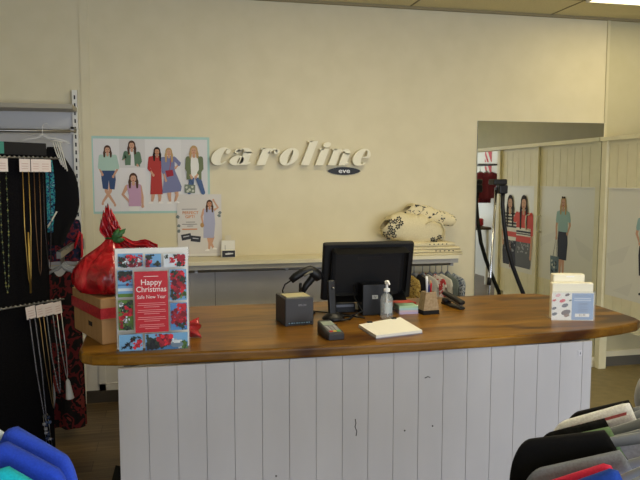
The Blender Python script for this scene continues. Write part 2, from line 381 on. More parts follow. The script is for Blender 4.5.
photo(.010, .068, .222, .330, SKY, [('r', 0, 0, .25, GREEN), ('r', 0, .23, .2, PALE), ('r', 0, .42, .12, SEA), ('b', .3, .85, .45, LEAF), ('b', .75, .8, .42, LEAF), ('b', .5, .68, .35, FLW2), ('b', .2, .9, .3, LEAF), ('b', .9, .9, .3, INK)])
photo(.010, .068, .090, .212, GREEN, [('b', .25, .85, .35, PALE), ('b', .5, .7, .3, LEAF), ('b', .75, .6, .4, FLW), ('b', .3, .45, .35, FLW), ('b', .3, .2, .3, FLW2), ('b', .7, .15, .35, GREEN), ('b', .8, .9, .25, LEAF), ('b', .5, .35, .2, PALE), ('b', .6, .05, .25, LEAF)])
photo(.212, .278, .205, .330, SKY, [('b', .5, .85, .5, FLW), ('b', .3, .6, .5, FLW), ('b', .65, .5, .5, FLW2), ('b', .5, .3, .45, FLW), ('b', .2, .15, .3, LEAF), ('b', .85, .2, .3, GREEN), ('b', .8, .7, .25, LEAF), ('b', .3, .9, .2, LEAF)])
photo(.212, .278, .085, .196, SKY2, [('b', .75, .8, .45, FLW), ('b', .6, .5, .5, FLW), ('b', .4, .35, .35, FLW2), ('b', .85, .35, .4, FLW), ('b', .25, .55, .25, FLW2), ('b', .7, .15, .25, LEAF)])
photo(.012, .102, .012, .078, SKY, [('b', .75, .45, .3, FLW), ('b', .6, .75, .15, LEAF), ('b', .35, .4, .13, INK), ('b', .2, .25, .12, INK), ('b', .5, .2, .12, INK), ('b', .85, .8, .13, LEAF)])
P.stroke([(.02, .02), (.05, .045), (.085, .07)], [.002, .003, .002], INK)
photo(.112, .278, .012, .078, SKY, [('r', 0, 0, .45, SEA), ('b', .1, .6, .5, LEAF), ('b', .25, .45, .5, LEAF), ('b', .4, .65, .45, FLW2), ('b', .55, .7, .4, FLW), ('b', .15, .2, .4, INK), ('b', .9, .15, .35, GREEN), ('b', .75, .4, .3, PALE)])
P.ell(.235, .032, .025, .012, mat((110, 130, 150), .5)); P.rect(.222, .248, .038, .05, PALE)
P.rect(.076, .204, .086, .330, RED)
LT = mat((240, 225, 222), .6)
P.text('Happy', .032, .14, .286, LT, sx=.98, offset=.0002); P.text('Christmas', .031, .14, .258, LT, sx=.92, offset=.0002); P.text('Safe New Year', .0205, .14, .228, LT, sx=.9)
P.rect(.112, .168, .309, .311, LT)
for z, k in ((.202, 3), (.175, 3), (.146, 3), (.116, 3)):
    for i in range(k):
        hw = (.052, .055, .03)[i] * (.9 if z < .12 else 1); P.rect(.14 - hw, .14 + hw, z - i * .0075, z - i * .0075 + .0022, mat((226, 150, 150), .6))
o = P.m.build('printed_notice', t); o.location = (0, 0, .006)
a = M(); a.box(-.004, .292, -.004, -.0015, .002, .42, ACRYLIC); 
a = M(); a.box(-.005, .292, -.03, .05, 0, .0025, ACRYLIC); a.box(-.004, .291, .0095, .011, .0026, .42, ACRYLIC); a.build('clear_stand', t)

# --- gift box with cellophane wrapped gift on top
bx = Vector((-.275, 2.955)); th = math.atan2(.38, -.165)    # left face runs back-left
t = thing('cardboard_box', 'brown cardboard box with red ribbon band on the left end of the worktop', 'box', (-.275, 2.955, CT), math.radians(23))
# local x: right face direction, local y: back along the left face
h = .195
M().rbox(0, .34, 0, .40, 0, .105, CARD, .004).build('base_tray', t)
M().rbox(-.004, .344, -.004, .404, .1051, h, CARD, .004).build('lid', t)
RIB = noisy('red_organza', (168, 30, 40), (196, 52, 56), (60, 60, 60), .5, .2, 3)
r = M()
r.box(-.008, .348, -.008, -.0045, .11, .155, RIB); r.box(-.008, -.0045, -.008, .408, .11, .155, RIB); r.box(.3445, .348, -.008, .408, .11, .155, RIB); r.box(-.008, .348, .4045, .408, .11, .155, RIB)
r.build('ribbon_band', t)
r = M(); 
for a, b in ((.13, .15), (.155, .17), (.175, .18)): r.box(-.0095, -.0085, a, b, .083, .1, INK)
r = M()
for a, b in ((.13, .15), (.155, .17), (.175, .18)): r.box(-.0012, -.0002, a, b, .055, .075, INK)
r.build('dark_stamp', t)
k = NT('red_cellophane'); no = k.n('ShaderNodeTexNoise', Scale=1.0, Detail=5, Distortion=1.2); k.l(k.mapped((14, 14, 9)), no.inputs['Vector'])
k.l(k.ramp(no.outputs['Fac'], [(.3, (110, 8, 18)), (.55, (186, 20, 32)), (.75, (214, 60, 64))]), k.b.inputs['Base Color'])  # ramp paints pale highlight streaks into the cellophane red
k.b.inputs['Roughness'].default_value = .16; k.b.inputs['Specular IOR Level'].default_value = .7; k.bump(no.outputs['Fac'], .9, .02); CELLO = k.m
t = thing('wrapped_gift', 'gift wrapped in shiny red cellophane with a green leaf tie, on the cardboard box', 'gift', (-.235, 3.135, CT + h), 0)
def ruff(a, z, amp): return 1 + (amp + .9 * max(0, z - .09)) * .9 * (math.sin(7 * a + 9 * z) * .5 + math.sin(13 * a - 20 * z) * .35 + math.sin(23 * a + 5) * .25)
prof = [(.11, .002), (.15, .010), (.172, .04), (.178, .075), (.168, .11), (.145, .14), (.112, .166), (.078, .19), (.05, .212), (.032, .23), (.024, .245)]
w = M(); N = 64
w.loft([[(r * ruff(2 * PI * j / N, z, .06) * math.cos(2 * PI * j / N), .8 * r * ruff(2 * PI * j / N, z, .06) * math.sin(2 * PI * j / N), z if i else .002) for j in range(N)] for i, (r, z) in enumerate(prof)], CELLO, smooth=True)
w.build('wrapped_bundle', t)
w = M()   # ruffled spray above the tie: a thin standing fan
def spray(cx, cy, cz, hgt, wid, lean, yy):
    def fn(u, v):
        a = (u - .5) * 2; ww = (.015 + wid * v ** .8) * (1 - .55 * max(0, v - .55) / .45)
        return (cx + a * ww + lean * v, cy + yy * v + .014 * math.sin(a * 9 + v * 4), cz + hgt * v - .045 * abs(a) * v + .012 * math.sin(a * 13) * v)
    w.grid(fn, 22, 10, CELLO)
spray(-.005, -.005, .235, .12, .034, -.022, -.01); spray(0, .012, .235, .155, .036, -.02, .02); spray(.01, .0, .235, .10, .03, .0, .0)
w.build('top_spray', t, solid=.0015)
w = M()
def wing(u, v):
    a = (u - .5) * 2
    return (.015 + .18 * v, -.02 - .02 * v + .012 * math.sin(a * 8 + 3 * v), .235 - .06 * v + a * (.012 + .035 * v) + .008 * math.sin(v * 11))
w.grid(wing, 16, 10, CELLO); w.build('side_fan', t, solid=.0015)
LG = noisy('green_leaf', (30, 70, 34), (52, 98, 48), (60, 60, 60), .5, .1)
w = M()
for ang, ln in ((.75, .075), (1.1, .06), (.1, .05)):
    def lf(u, v, ang=ang, ln=ln):
        a = (u - .5) * 2; wd = .013 * math.sin(PI * (.08 + .9 * v)) ** .8 * (1 + .25 * math.sin(v * 26))
        return (.005 + math.cos(ang) * ln * v - math.sin(ang) * a * wd, -.055 - .012 * math.sin(PI * v) + .004 * abs(a), .235 + math.sin(ang) * ln * v + math.cos(ang) * a * wd)
    w.grid(lf, 4, 12, LG)
w.tube([(.03 * math.cos(2 * PI * i / 16), -.0 + .034 * math.sin(2 * PI * i / 16), .243) for i in range(17)], .004, LG, 6)
w.tube([(0, -.034, .243), (.005, -.055, .238)], .003, LG, 6)
w.build('green_leaf_tie', t, solid=.001)
w = M()
def rs(u, v):
    a = (u - .5) * 2; sp = .012 + .034 * v
    return (.09 * v + .006 * math.sin(a * 6), .02 * math.sin(a * 5 + v * 2) * v, max(.002, .060 - .022 * v + a * sp + .004 * math.sin(a * 9 + v * 5)) * (1 if a > -.9 else .05))
w.grid(rs, 14, 10, clear((196, 34, 44), .7, .3)); o = w.build('ribbon_tail', loc=(.045, 3.0, CT + .001), solid=.001)
tag(o, 'red sheer ribbon tail lying on the worktop right of the Christmas notice', 'ribbon')

# --- receipt printer
t = thing('receipt_printer', 'dark grey cube receipt printer on the worktop left of the monitor', 'receipt printer', (.54, 3.132, CT), .12)
GREY = mat((66, 66, 70), .55); GREY2 = mat((50, 50, 54), .55)
M().rbox(0, .142, 0, .17, .0, .134, GREY, .006).build('body', t)
M().box(.012, .13, .02, .12, .1341, .138, mat((186, 178, 140), .5)).build('paper_cover', t)
l = M(); l.text('EPSON', .013, mat((150, 150, 155), .5), T(.085, -.0006, .098) @ RX(PI / 2)); l.build('lettering', t)
l = M(); l.box(.012, .132, -.0015, -.0003, .008, .02, mat((26, 30, 38), .3))
for i in range(9): l.box(.016 + i * .0125, .022 + i * .0125 + .003 * (i % 2), -.0022, -.0016, .011, .017, mat((120, 150, 176), .4))
l.build('port_strip', t)

# --- barcode scanner on a stand behind the printer
t = thing('barcode_scanner', 'black barcode scanner gun on its stand behind the receipt printer', 'barcode scanner', (.70, 3.42, CT), 0)
M().lathe([(.045, 0), (.048, .006), (.044, .014), (.012, .02), (.009, .03)], BLACK, 20).build('stand_base', t)
M().tube([(0, 0, .02), (-.012, .01, .07), (-.03, .01, .12), (-.03, .0, .16)], .008, BLACK).build('stand_neck', t)
g = M(); g.tube([(-.025, -.03, .118), (-.005, -.02, .15), (.02, -.02, .178), (.038, -.02, .20)], [.013, .017, .019, .02], BLACK, 12)
g.build('handle', t)
g = M(); g.tube([(-.085, -.02, .178), (-.062, -.02, .197), (-.02, -.02, .222), (.015, -.02, .232), (.04, -.02, .212), (.066, -.02, .19), (.07, -.02, .185)], [.018, .023, .022, .026, .034, .03, .022], BLACK, 14, flat=.9)
g.build('head', t)
M().tube([(-.02, -.045, .205), (.01, -.046, .222), (.025, -.046, .226)], .006, mat((120, 116, 100), .5)).build('trigger', t)
g = M(); g.tube([(-.085, -.02, .178), (-.115, -.02, .16), (-.128, -.02, .13), (-.12, -.02, .09), (-.09, .0, .05), (-.05, .03, .012), (.02, .05, .006)], .004, BLACK); g.build('cable', t)

# --- card terminal
t = thing('card_terminal', 'dark grey card payment terminal with small keypad at the worktop front edge', 'card terminal', (.705, 2.87, CT), .10)
LS = lambda z0: [(-.036, -.055), (.036, -.055), (.042, -.03), (.036, .10), (.028, .125), (-.028, .125), (-.036, .10), (-.042, -.03)]
b = M(); L = LS(0); hz = lambda y, k: k + (y + .055) * .14
b.loft([[(x * .94, y, 0.0) for x, y in L], [(x, y, .01) for x, y in L], [(x, y, hz(y, .022)) for x, y in L], [(x * .88, y * .97, hz(y, .03)) for x, y in L]], DARK); b.build('body', t, bevel=.003)
tilt = T(0, -.055, .0305) @ RX(math.atan(.14))
d = M(); d.box(-.027, .027, .098, .15, .0, .003, mat((150, 160, 150), .25), tilt); d.build('screen', t)
kcol = [mat((150, 150, 152), .6), mat((200, 60, 50), .5), mat((210, 180, 60), .5), mat((80, 160, 80), .5)]
d = M()
d.box(-.03, .03, .012, .092, .0, .0012, mat((104, 104, 108), .6), tilt)
for i in range(5):
    for j in range(3):
        m = kcol[0] if i else kcol[j + 1]
        KEYS = (KEYS if (i or j) else []) + [M().box(-.025 + j * .0175, -.011 + j * .0175, .017 + i * .015, .028 + i * .015, .0013, .0042, m, tilt)]
d = d.build('keypad', t)
for q in KEYS: q.build('key', d)
d = M(); d.tube([(0, .12, .02), (.0, .16, .008), (.03, .20, .005), (.10, .22, .005)], .004, BLACK); d.build('cable', t)

# --- cordless phone
t = thing('cordless_phone', 'black cordless phone standing upright in its cradle beside the monitor', 'phone', (.80, 3.235, CT), .2)
M().lathe([(.052, 0), (.056, .008), (.05, .02), (.034, .03), (.028, .036)], BLACK, 24, (.0, 0, 0)).build('cradle', t)
h = M(); h.rbox(-.02, .02, -.012, .012, 0, .175, BLACK, .008, mx=T(-.005, 0, .022) @ RX(-.12)); h.build('handset', t)
h = M(); h.ball((-.005, -.010, .16), .0055, STEEL); h.build('earpiece', t)
h = M(); h.tube([(.05 * math.cos(a * .7) + .045 + .012 * math.sin(a * 3), .065 * math.sin(a * .7) * .8 + .0, .006 + .004 * (i % 2)) for i, a in enumerate([i * .45 for i in range(22)])], .0045, BLACK); h.build('coiled_cord', t)

# --- monitor seen from the back
t = thing('monitor', 'black flat computer monitor seen from its back on the worktop', 'monitor', (1.062, 3.43, CT), -.02)
sc_mx = T(-.04, 0, .068) @ RX(math.radians(13))
MON = mat((19, 19, 21), .5, spec=.3)
p = M(); p.rbox(-.243, .243, -.018, .018, 0, .312, MON, .012, mx=sc_mx); p.build('display_housing', t)
p = M(); p.rbox(-.205, .205, -.024, -.0175, .03, .29, MON, .03, mx=sc_mx); p.box(-.06, .07, -.0255, -.0241, .225, .24, mat((12, 12, 13), .4), sc_mx); p.build('rear_cover', t)
p = M(); p.box(-.23, .23, .0182, .0192, .012, .293, mat((30, 34, 40), .15), sc_mx); p.build('screen', t)
p = M(); p.rbox(-.07, .00, -.01, .03, .012, .12, MON, .008); p.build('stand_neck', t)
p = M(); p.rbox(-.17, .12, -.03, .17, 0, .012, MON, .02); p.build('stand_foot', t)
t = thing('computer_box', 'small black computer box with pale square badge below the monitor', 'computer', (.97, 3.3, CT), -.02)
M().rbox(0, .122, 0, .10, 0, .16, BLACK, .004).build('case', t)
l = M(); l.box(.05, .08, -.001, -.0002, .085, .105, mat((176, 178, 176), .4)); l.text('hp', .016, BLACK, T(.065, -.0012, .096) @ RX(PI / 2), shear=.2); l.build('badge', t)
t = thing('label_printer', 'low black device with grey front strip behind the phone', 'device', (.84, 3.4, CT), 0)
M().rbox(0, .12, 0, .10, 0, .05, BLACK, .005).build('body', t)
M().box(.01, .11, -.001, 0, .03, .042, mat((120, 120, 124), .35)).build('front_strip', t)
for i, pts in enumerate(([(.84, 3.34, .005), (.9, 3.28, .005), (.96, 3.27, .03), (.93, 3.31, .09), (.94, 3.36, .15)], [(.87, 3.36, .005), (.93, 3.25, .005), (.955, 3.22, .005), (.95, 3.3, .004)],
             [(.72, 3.46, .005), (.78, 3.42, .005), (.83, 3.38, .005)], [(1.10, 3.36, .005), (1.14, 3.33, .005), (1.12, 3.28, .005), (1.05, 3.275, .005)])):
    o = M().tube([(a, b, CT + c) for a, b, c in pts], .0035, BLACK).build('cable')
    tag(o, ('black cable looping up behind the phone to the monitor', 'black cable lying flat in front of the computer box', 'short black cable from the scanner stand towards the phone', 'black cable curling by the right of the computer box')[i], 'cable', 'cables on the worktop')

# --- hand sanitiser
t = thing('sanitiser_bottle', 'clear pump bottle of hand sanitiser standing behind the notepad', 'bottle', (1.062, 3.19, CT))
M().lathe([(.028, 0), (.031, .004), (.031, .10), (.028, .115), (.016, .128), (.0125, .131), (.0125, .14)], GLASS, 24).build('bottle', t)
M().lathe([(.0255, .004), (.027, .008), (.027, .08), (.0255, .082)], GEL, 24).build('gel', t)
PW = mat((236, 236, 238), .35)
p = M(); p.lathe([(.015, .14), (.0155, .142), (.0155, .155), (.009, .157), (.006, .16), (.006, .178), (.011, .18), (.012, .192), (.006, .196)], PW, 18)
p = p.build('pump', t); M().tube([(0, -.008, .187), (0, -.02, .189), (0, -.04, .182)], [.007, .006, .005], PW).build('nozzle', p)
M().tube([(0, 0, .139), (.002, 0, .07), (.006, 0, .012)], .003, PW, 6).build('dip_tube', t)
l = M()
l.loft([[(.0314 * math.cos(a), .0314 * math.sin(a), z) for a in [-2.2 + 1.4 * i / 12 for i in range(13)]] for z in (.035, .09)], clear((215, 226, 232), .45, .3), False, False, True)
l.build('label', t)

# --- note pad
t = thing('notepad', 'stack of white paper on a clipboard lying on the worktop', 'notepad', (.885, 2.8, CT), .0)
quad = [(0, 0), (.232, .065), (.225, .355), (-.015, .225)]
quad = [(.0, .0), (.235, .055), (.235, .35), (-.012, .235)]
M().prism([(x * 1.01 - .001, y * 1.01 - .002) for x, y in quad], 0, .004, mat((150, 150, 165), .5)).build('backing_board', t)
M().prism(quad, .0041, .016, PAPER).build('paper_sheets', t)
for cx, cy in ((.05, .266), (.19, .322)): M().rbox(cx - .013, cx + .013, cy - .012, cy + .006, .0161, .022, BLACK, .003, mx=None).build('clip', t)

# --- sticky notes, cards
t = thing('sticky_note_block', 'low block of pastel sticky notes right of the sanitiser bottle', 'notes', (1.165, 3.29, CT), -.05)
for i, c in enumerate(((190, 176, 210), (206, 186, 196), (166, 204, 206), (170, 206, 176))): M().box(0, .10, 0, .09, i * .0105, i * .0105 + .0103, mat(c, .7)).build('note_layer', t)
M().box(-.004, .0, 0, .09, 0, .045, ACRYLIC).build('clear_side', t)
o = M().box(0, .12, 0, .08, 0, .03, mat((180, 70, 60), .7)).build('red_card_pile', loc=(1.2, 3.43, CT), rz=.2); tag(o, 'small red card pile behind the sticky notes', 'cards')
o = M().prism([(0, 0), (.09, .02), (.08, .10), (-.01, .07)], 0, .02, PAPER).build('white_card_pile', loc=(1.24, 3.32, CT)); tag(o, 'small pile of white cards between sticky notes and pen holder', 'cards')

# --- pen holder
t = thing('pen_holder', 'tapered brown card pen holder with dark base', 'pen holder', (1.325, 3.25, CT), .1)
KR = noisy('kraft_holder', (150, 128, 98), (172, 150, 118), (70, 70, 70), .8, .1)
M().loft([[(x * .046, y * .036 + .036, 0) for x, y in ((-1, -1), (1, -1), (1, 1), (-1, 1))], [(x * .045, y * .035 + .036, .022) for x, y in ((-1, -1), (1, -1), (1, 1), (-1, 1))]], BLACKM).build('base', t)
q = M(); sq = ((-1, -1), (1, -1), (1, 1), (-1, 1))
q.loft([[(x * .045, y * .035 + .036, .0221) for x, y in sq], [(x * .028, y * .028 + .036, .115) for x, y in sq], [(x * .022, y * .022 + .036, .115) for x, y in sq], [(x * .024, y * .024 + .036, .04) for x, y in sq]], KR)
q.build('tapered_body', t)
for i, (dx, dy, ln, c, lab) in enumerate(((-.014, 0, .085, (236, 236, 238), 'white marker pen standing in the pen holder'), (-.006, -.012, .045, (34, 44, 110), 'dark blue pen standing in the pen holder'),
                            (.008, -.006, .05, (190, 30, 40), 'red pen standing in the pen holder'), (.012, .01, .06, (190, 150, 110), 'tan pencil standing in the pen holder'))):
    o = M(); o.tube([(1.325 + dx * .6, 3.286 + dy * .6, CT + .041), (1.325 + dx, 3.286 + dy, CT + .11 + ln * .8), (1.325 + dx * 1.1, 3.286 + dy * 1.1, CT + .11 + ln)], [.0045 if i else .007, .0045 if i else .007, .003 if i else .005], mat(c, .4))
    tag(o.build('pen'), lab, 'pen', 'pens in the holder')

# --- stapler
t = thing('stapler', 'black stapler resting open right of the pen holder', 'stapler', (1.53, 3.36, CT), math.radians(97))
q = M(); q.rbox(-.03, .17, -.02, .02, 0, .014, BLACK, .008); q.build('base', t)
q = M(); q.rbox(-.02, .175, -.018, .018, 0, .02, BLACK, .009, mx=T(-.01, 0, .03) @ RY(-.14)); q.build('top_arm', t)
q = M(); q.rbox(-.01, .15, -.011, .011, 0, .006, STEEL, .003, mx=T(-.01, 0, .02) @ RY(-.10)); q.build('magazine', t)
q = M(); q.tube([(.135, -.022, .024), (.135, .022, .024)], .016, BLACK, 12); q.build('hinge', t)

# --- gift card boxes in clear holder
t = thing('card_holder', 'clear holder of boxed gift cards with pale blue price card on the right of worktop', 'card holder', (1.85, 2.985, CT), -.25)
a = M(); a.box(0, .212, -.003, 0, 0, .145, ACRYLIC); a.box(0, .212, 0, .12, -.0, .003, ACRYLIC); a.build('clear_front', t)
P = Print(.206, .138, PAPER, .002, .0015)
BL = mat((126, 158, 200), .6); P.rect(.098, .204, .003, .136, BL)
for cx, cz, r, c in ((.03, .125, .014, (226, 170, 176)), (.075, .128, .012, (70, 50, 70)), (.012, .1, .01, (200, 60, 70)), (.052, .098, .015, (206, 40, 70)), (.065, .075, .017, (70, 74, 96)), (.012, .06, .012, (60, 66, 84)), (.015, .032, .014, (66, 72, 90)),
                     (.07, .04, .024, (74, 56, 66)), (.075, .025, .014, (120, 84, 70)), (.09, .1, .008, (90, 110, 120))): P.ell(cx, cz, r, r * .55, mat(c, .6), 14, .3)
P.rect(.11, .19, .122, .124, mat((90, 110, 140), .6))
for z, hw in ((.108, .04), (.098, .04)): P.rect(.15 - hw, .15 + hw, z, z + .004, mat((186, 202, 224), .6))
for z in (.085, .077, .066, .055, .046): P.rect(.13, .175, z, z + .003, mat((86, 108, 146), .6))
P.rect(.115, .185, .018, .034, PAPER); P.text('$2.99', .014, .15, .026, INK)
P.m.build('price_card', t)
IV = mat((232, 226, 204), .45)
M().rbox(.004, .206, .012, .055, .004, .185, IV, .006).build('front_box', t)
M().rbox(.022, .18, .06, .11, .004, .222, IV, .008).build('rear_box', t)
hh = M()
for cx, cz in ((.106, .212), ): hh.box(cx - .02, cx + .02, .0585, .0595, cz - .004, cz, PW)
hh.build('box_tab', t)

# ------------------------------------------------------------------ back wall: shelf
t = thing('wall_shelf', 'long cream wall shelf with hanging rail below, behind the counter', 'shelf', (0, 0, 0))
M().box(-.12, 2.2, 4.85, W - .001, 1.035, 1.062, CREAMP).build('board', t)
r = M(); r.tube([(-.12, 4.93, .985), (2.18, 4.93, .985)], .011, STEEL); r.build('hanging_rail', t)
r = M(); r.box(-.12, 2.2, 4.87, 4.9, 1.0, 1.0345, mat((168, 166, 160), .5)); r.build('front_rail', t)
for x in (.2, .86, 1.5, 2.17):
    b = M(); b.box(x - .012, x + .012, 4.88, W - .031, 1.005, 1.0345, STEEL); b.box(x - .012, x + .012, 4.92, 4.94, .97, 1.005, STEEL); b.build('bracket', t)

# posters
TEAL = mat((168, 204, 196), .6); GB = mat((224, 222, 222), .6); GB2 = mat((214, 211, 210), .6)
MINT = mat((176, 204, 190), .7); DENIM = mat((58, 80, 120), .7); DENIM2 = mat((74, 98, 142), .7); SAGE = mat((96, 124, 100), .7); PINK = mat((196, 156, 184), .7); REDD = mat((178, 58, 54), .7); BLUED = mat((122, 126, 164), .7); OLIVE = mat((112, 122, 88), .7); SHOEW = mat((236, 232, 228), .6)
def wallthing(name, label, cat, x, z, y=W): return thing(name, label, cat, (x, y, z))
t = wallthing('fashion_poster', 'wide teal-bordered poster of six women in casual outfits on the back wall', 'poster', -.522, 1.394, W - .004)
PWd, PH = .845, .561
P = Print(PWd, PH, TEAL)
def U(px, py): return ((px - 90.3) / 118.9 * PWd, (214.3 - py) / 77.6 * PH)
K = PH / 77.6
P.rect(.016, PWd - .016, .016, PH - .018, GB)
P.rect(*[U(118, 0)[0], U(143.5, 0)[0]], U(0, 168)[1], PH - .018, GB2)
P.rect(U(118, 0)[0], U(143.5, 0)[0], .016, U(0, 168.5)[1], mat((228, 224, 224), .6))
P.rect(U(180, 0)[0], PWd - .016, .016, PH - .018, mat((218, 216, 216), .6))
def u(a): return U(*a)
k = 62 * K  # woman in mint top
leg(P, [u((104, 176)), u((104.5, 192)), u((112, 204))], k, SKIN); leg(P, [u((110, 176)), u((108, 192)), u((101, 202))], k, SKIN)
for q in ((112.5, 205.5), (100.5, 204)): P.ell(*u(q), .018 * k, .028 * k, SKIN)
P.poly([u(q) for q in ((99.5, 170), (113, 170), (114, 180), (112.5, 190), (108, 189.5), (107, 181), (106, 190), (101, 189), (100, 180))], DENIM)
arm(P, [u((100, 157)), u((98.5, 169)), u((101, 175))], k, MINT, frac=.9, w=.054); arm(P, [u((113.5, 157)), u((116, 169)), u((111.5, 177))], k, MINT, frac=.9, w=.054)
P.poly([u(q) for q in ((99, 156), (104, 154.5), (109, 154.5), (114.5, 156), (115.5, 168), (112.5, 171), (100, 171), (98, 168))], MINT)
head(P, *u((106.5, 153.5)), k, BROWNH, length=.13)
# sage jacket, cropped
k = 64 * K
P.poly([u(q) for q in ((126, 151.5), (134, 151.5), (134, 166.5), (125.5, 166.5))], GB)
P.poly([u(q) for q in ((128, 150.5), (123.5, 154), (123.5, 165.5), (129, 165.5), (129.5, 156))], SAGE); P.poly([u(q) for q in ((132, 150.5), (137.5, 154), (138.5, 167), (133, 166), (132.5, 156))], SAGE)
arm(P, [u((124.5, 153.5)), u((122, 160)), u((127.5, 154))], k, SAGE, frac=1.7, w=.056)
arm(P, [u((136.8, 154)), u((138.6, 162)), u((136, 165.5))], k, SAGE, frac=1.5, w=.052)
head(P, *u((130.5, 148.8)), k, BROWNH, length=.15)
# pink top, cropped
k = 72 * K
P.rect(U(126.5, 0)[0], U(136.5, 0)[0], .017, U(0, 206)[1], PAPER)
arm(P, [u((125, 187)), u((120.5, 195)), u((127, 202.5))], k, None, w=.055); arm(P, [u((137.5, 187)), u((139.8, 198)), u((140, 207))], k, None, w=.055)
P.poly([u(q) for q in ((124.5, 186), (129, 183.5), (134, 183.5), (138.5, 185), (138.8, 196), (138.5, 207), (126, 207), (126.5, 196))], PINK)
head(P, *u((131.3, 182.3)), k, BROWNH, length=.15)
# red dress
k = 60 * K
leg(P, [u((151.5, 190)), u((150.5, 198)), u((149.5, 203))], k, SKIN); leg(P, [u((157, 190)), u((157.5, 198)), u((157, 203))], k, SKIN)
shoe(P, *u((149.3, 203.6)), k, SHOEW, -1); shoe(P, *u((157.4, 203.6)), k, SHOEW, 1)
P.poly([u(q) for q in ((148.5, 157), (152, 155.5), (157, 155.5), (160, 157.5), (159.5, 170), (160.5, 195), (148, 195), (149.5, 172))], REDD)
arm(P, [u((149, 158.5)), u((147.3, 169)), u((151.5, 175.5))], k, REDD, frac=1.2, w=.054)
head(P, *u((155.6, 154.6)), k, DKBR, SKIN2, length=.17)
# blue dress
leg(P, [u((167, 190)), u((167.3, 198)), u((168, 203))], k, SKIN); leg(P, [u((174, 189)), u((175, 196)), u((173, 202))], k, SKIN)
shoe(P, *u((168, 203.8)), k, SHOEW, -1); shoe(P, *u((174, 203.2)), k, SHOEW, 1)
P.poly([u(q) for q in ((161, 158), (165, 156), (170, 156), (173, 158), (173.5, 171), (180, 187), (179, 192), (160, 194), (162, 180), (162, 170))], BLUED)
arm(P, [u((172.5, 158.5)), u((178.3, 164)), u((174, 168))], k, BLUED, frac=1.2, w=.054); arm(P, [u((161.5, 159)), u((161.5, 172)), u((164, 181))], k, BLUED, frac=1.1, w=.052)
P.stroke([u((170, 157)), u((168, 170))], [.004, .004], REDD); P.poly([u(q) for q in ((163.5, 171), (171, 170), (172, 176), (165, 177.5))], mat((160, 36, 52), .6))
head(P, *u((167.5, 155.2)), k, BLONDE, length=.18)
# white tee, olive cardigan
k = 70 * K
leg(P, [u((190, 176)), u((190, 184)), u((187.5, 193))], k, DENIM2, .085, .06); leg(P, [u((196, 176)), u((199, 184)), u((202, 193.5))], k, DENIM2, .085, .06)
P.poly([u(q) for q in ((188.5, 157), (199, 157), (198.5, 178), (188.5, 178))], PAPER)
P.poly([u(q) for q in ((190, 155), (186.5, 157.5), (185, 180), (190, 180), (189.5, 165))], OLIVE); P.poly([u(q) for q in ((196.5, 155), (200.5, 157.5), (200.5, 180), (197.5, 180), (198, 165))], OLIVE)
arm(P, [u((187, 158.5)), u((185.8, 169)), u((190.5, 178))], k, OLIVE, frac=1.5, w=.052); arm(P, [u((200, 158.5)), u((200.8, 169)), u((194.5, 177.5))], k, OLIVE, frac=1.5, w=.052)
P.stroke([u((186, 186)), u((189, 180)), u((192.5, 186))], [.003] * 3, LEAF); P.poly([u(q) for q in ((183, 185), (194, 185.5), (193.5, 194), (183, 193.5))], mat((120, 132, 118), .7))
for q in ((185, 188), (188, 190.5), (191, 187.5), (186, 192), (191.5, 191.5)): P.blob(*u(q), .009, mat((204, 206, 190), .7))
head(P, *u((193, 154)), k, BLONDE, length=.12)
P.m.build('printed_sheet', t)

t = wallthing('gift_poster', 'smaller pale poster of a woman in a lavender dress, leaning above the shelf', 'poster', .079, 1.066, W - .012)
PWd2, PH2 = .327, .466
P = Print(PWd2, PH2, mat((214, 209, 204), .6))
def U2(px, py): return ((px - 177.5) / 44 * PWd2, (257 - py) / 62.5 * PH2)
P.rect(.003, PWd2 - .003, .003, .02, mat((226, 222, 214), .6))
for q in ((178, 217), (179, 226), (178.8, 231), (219, 216), (220, 213)): P.blob(*U2(*q), .012, mat((120, 130, 128), .7))
u2 = lambda a: U2(*a)
k = 56 * PH2 / 62.5; LAV = mat((172, 174, 200), .7)
leg(P, [u2((208.5, 238)), u2((209.3, 244)), u2((208.5, 249.5))], k, SKIN); leg(P, [u2((212, 238)), u2((210.5, 244)), u2((213, 249))], k, SKIN)
shoe(P, *u2((207.8, 251)), k, SHOEW, -1); shoe(P, *u2((213.5, 249.6)), k, SHOEW, 1)
arm(P, [u2((204, 210)), u2((201.5, 217)), u2((203, 226))], k, None, w=.05); arm(P, [u2((213.5, 210.5)), u2((218, 208)), u2((213.5, 200.5))], k, None, w=.05)
P.poly([u2(q) for q in ((204, 210), (206, 208.5), (212, 208.5), (214, 210.5), (215, 224), (213.5, 238.5), (203, 238.5), (203.2, 224))], LAV)
P.ell(*u2((202, 225.5)), .014, .018, mat((180, 140, 90), .7))
head(P, *u2((209.6, 207)), k, BROWNH, SKIN2, length=.16)
OR = mat((214, 150, 104), .7); GRY = mat((120, 116, 114), .7)
P.rect(*[U2(182, 0)[0], U2(197, 0)[0]], U2(0, 209.5)[1], U2(0, 209)[1], GRY)
P.text('PERFECT', .03, *u2((190.5, 213)), OR, sx=1.02, offset=.0006); P.text('GIFT!', .03, *u2((190, 217)), OR, sx=1.02, offset=.0006)
for py, a, b in ((222.5, 186, 195), (224.7, 182, 197), (226.5, 187, 193)): P.rect(U2(a, 0)[0], U2(b, 0)[0], U2(0, py)[1], U2(0, py)[1] + .004, GRY)
P.rect(U2(182, 0)[0], U2(197, 0)[0], U2(0, 230)[1], U2(0, 230)[1] + .009, OR)
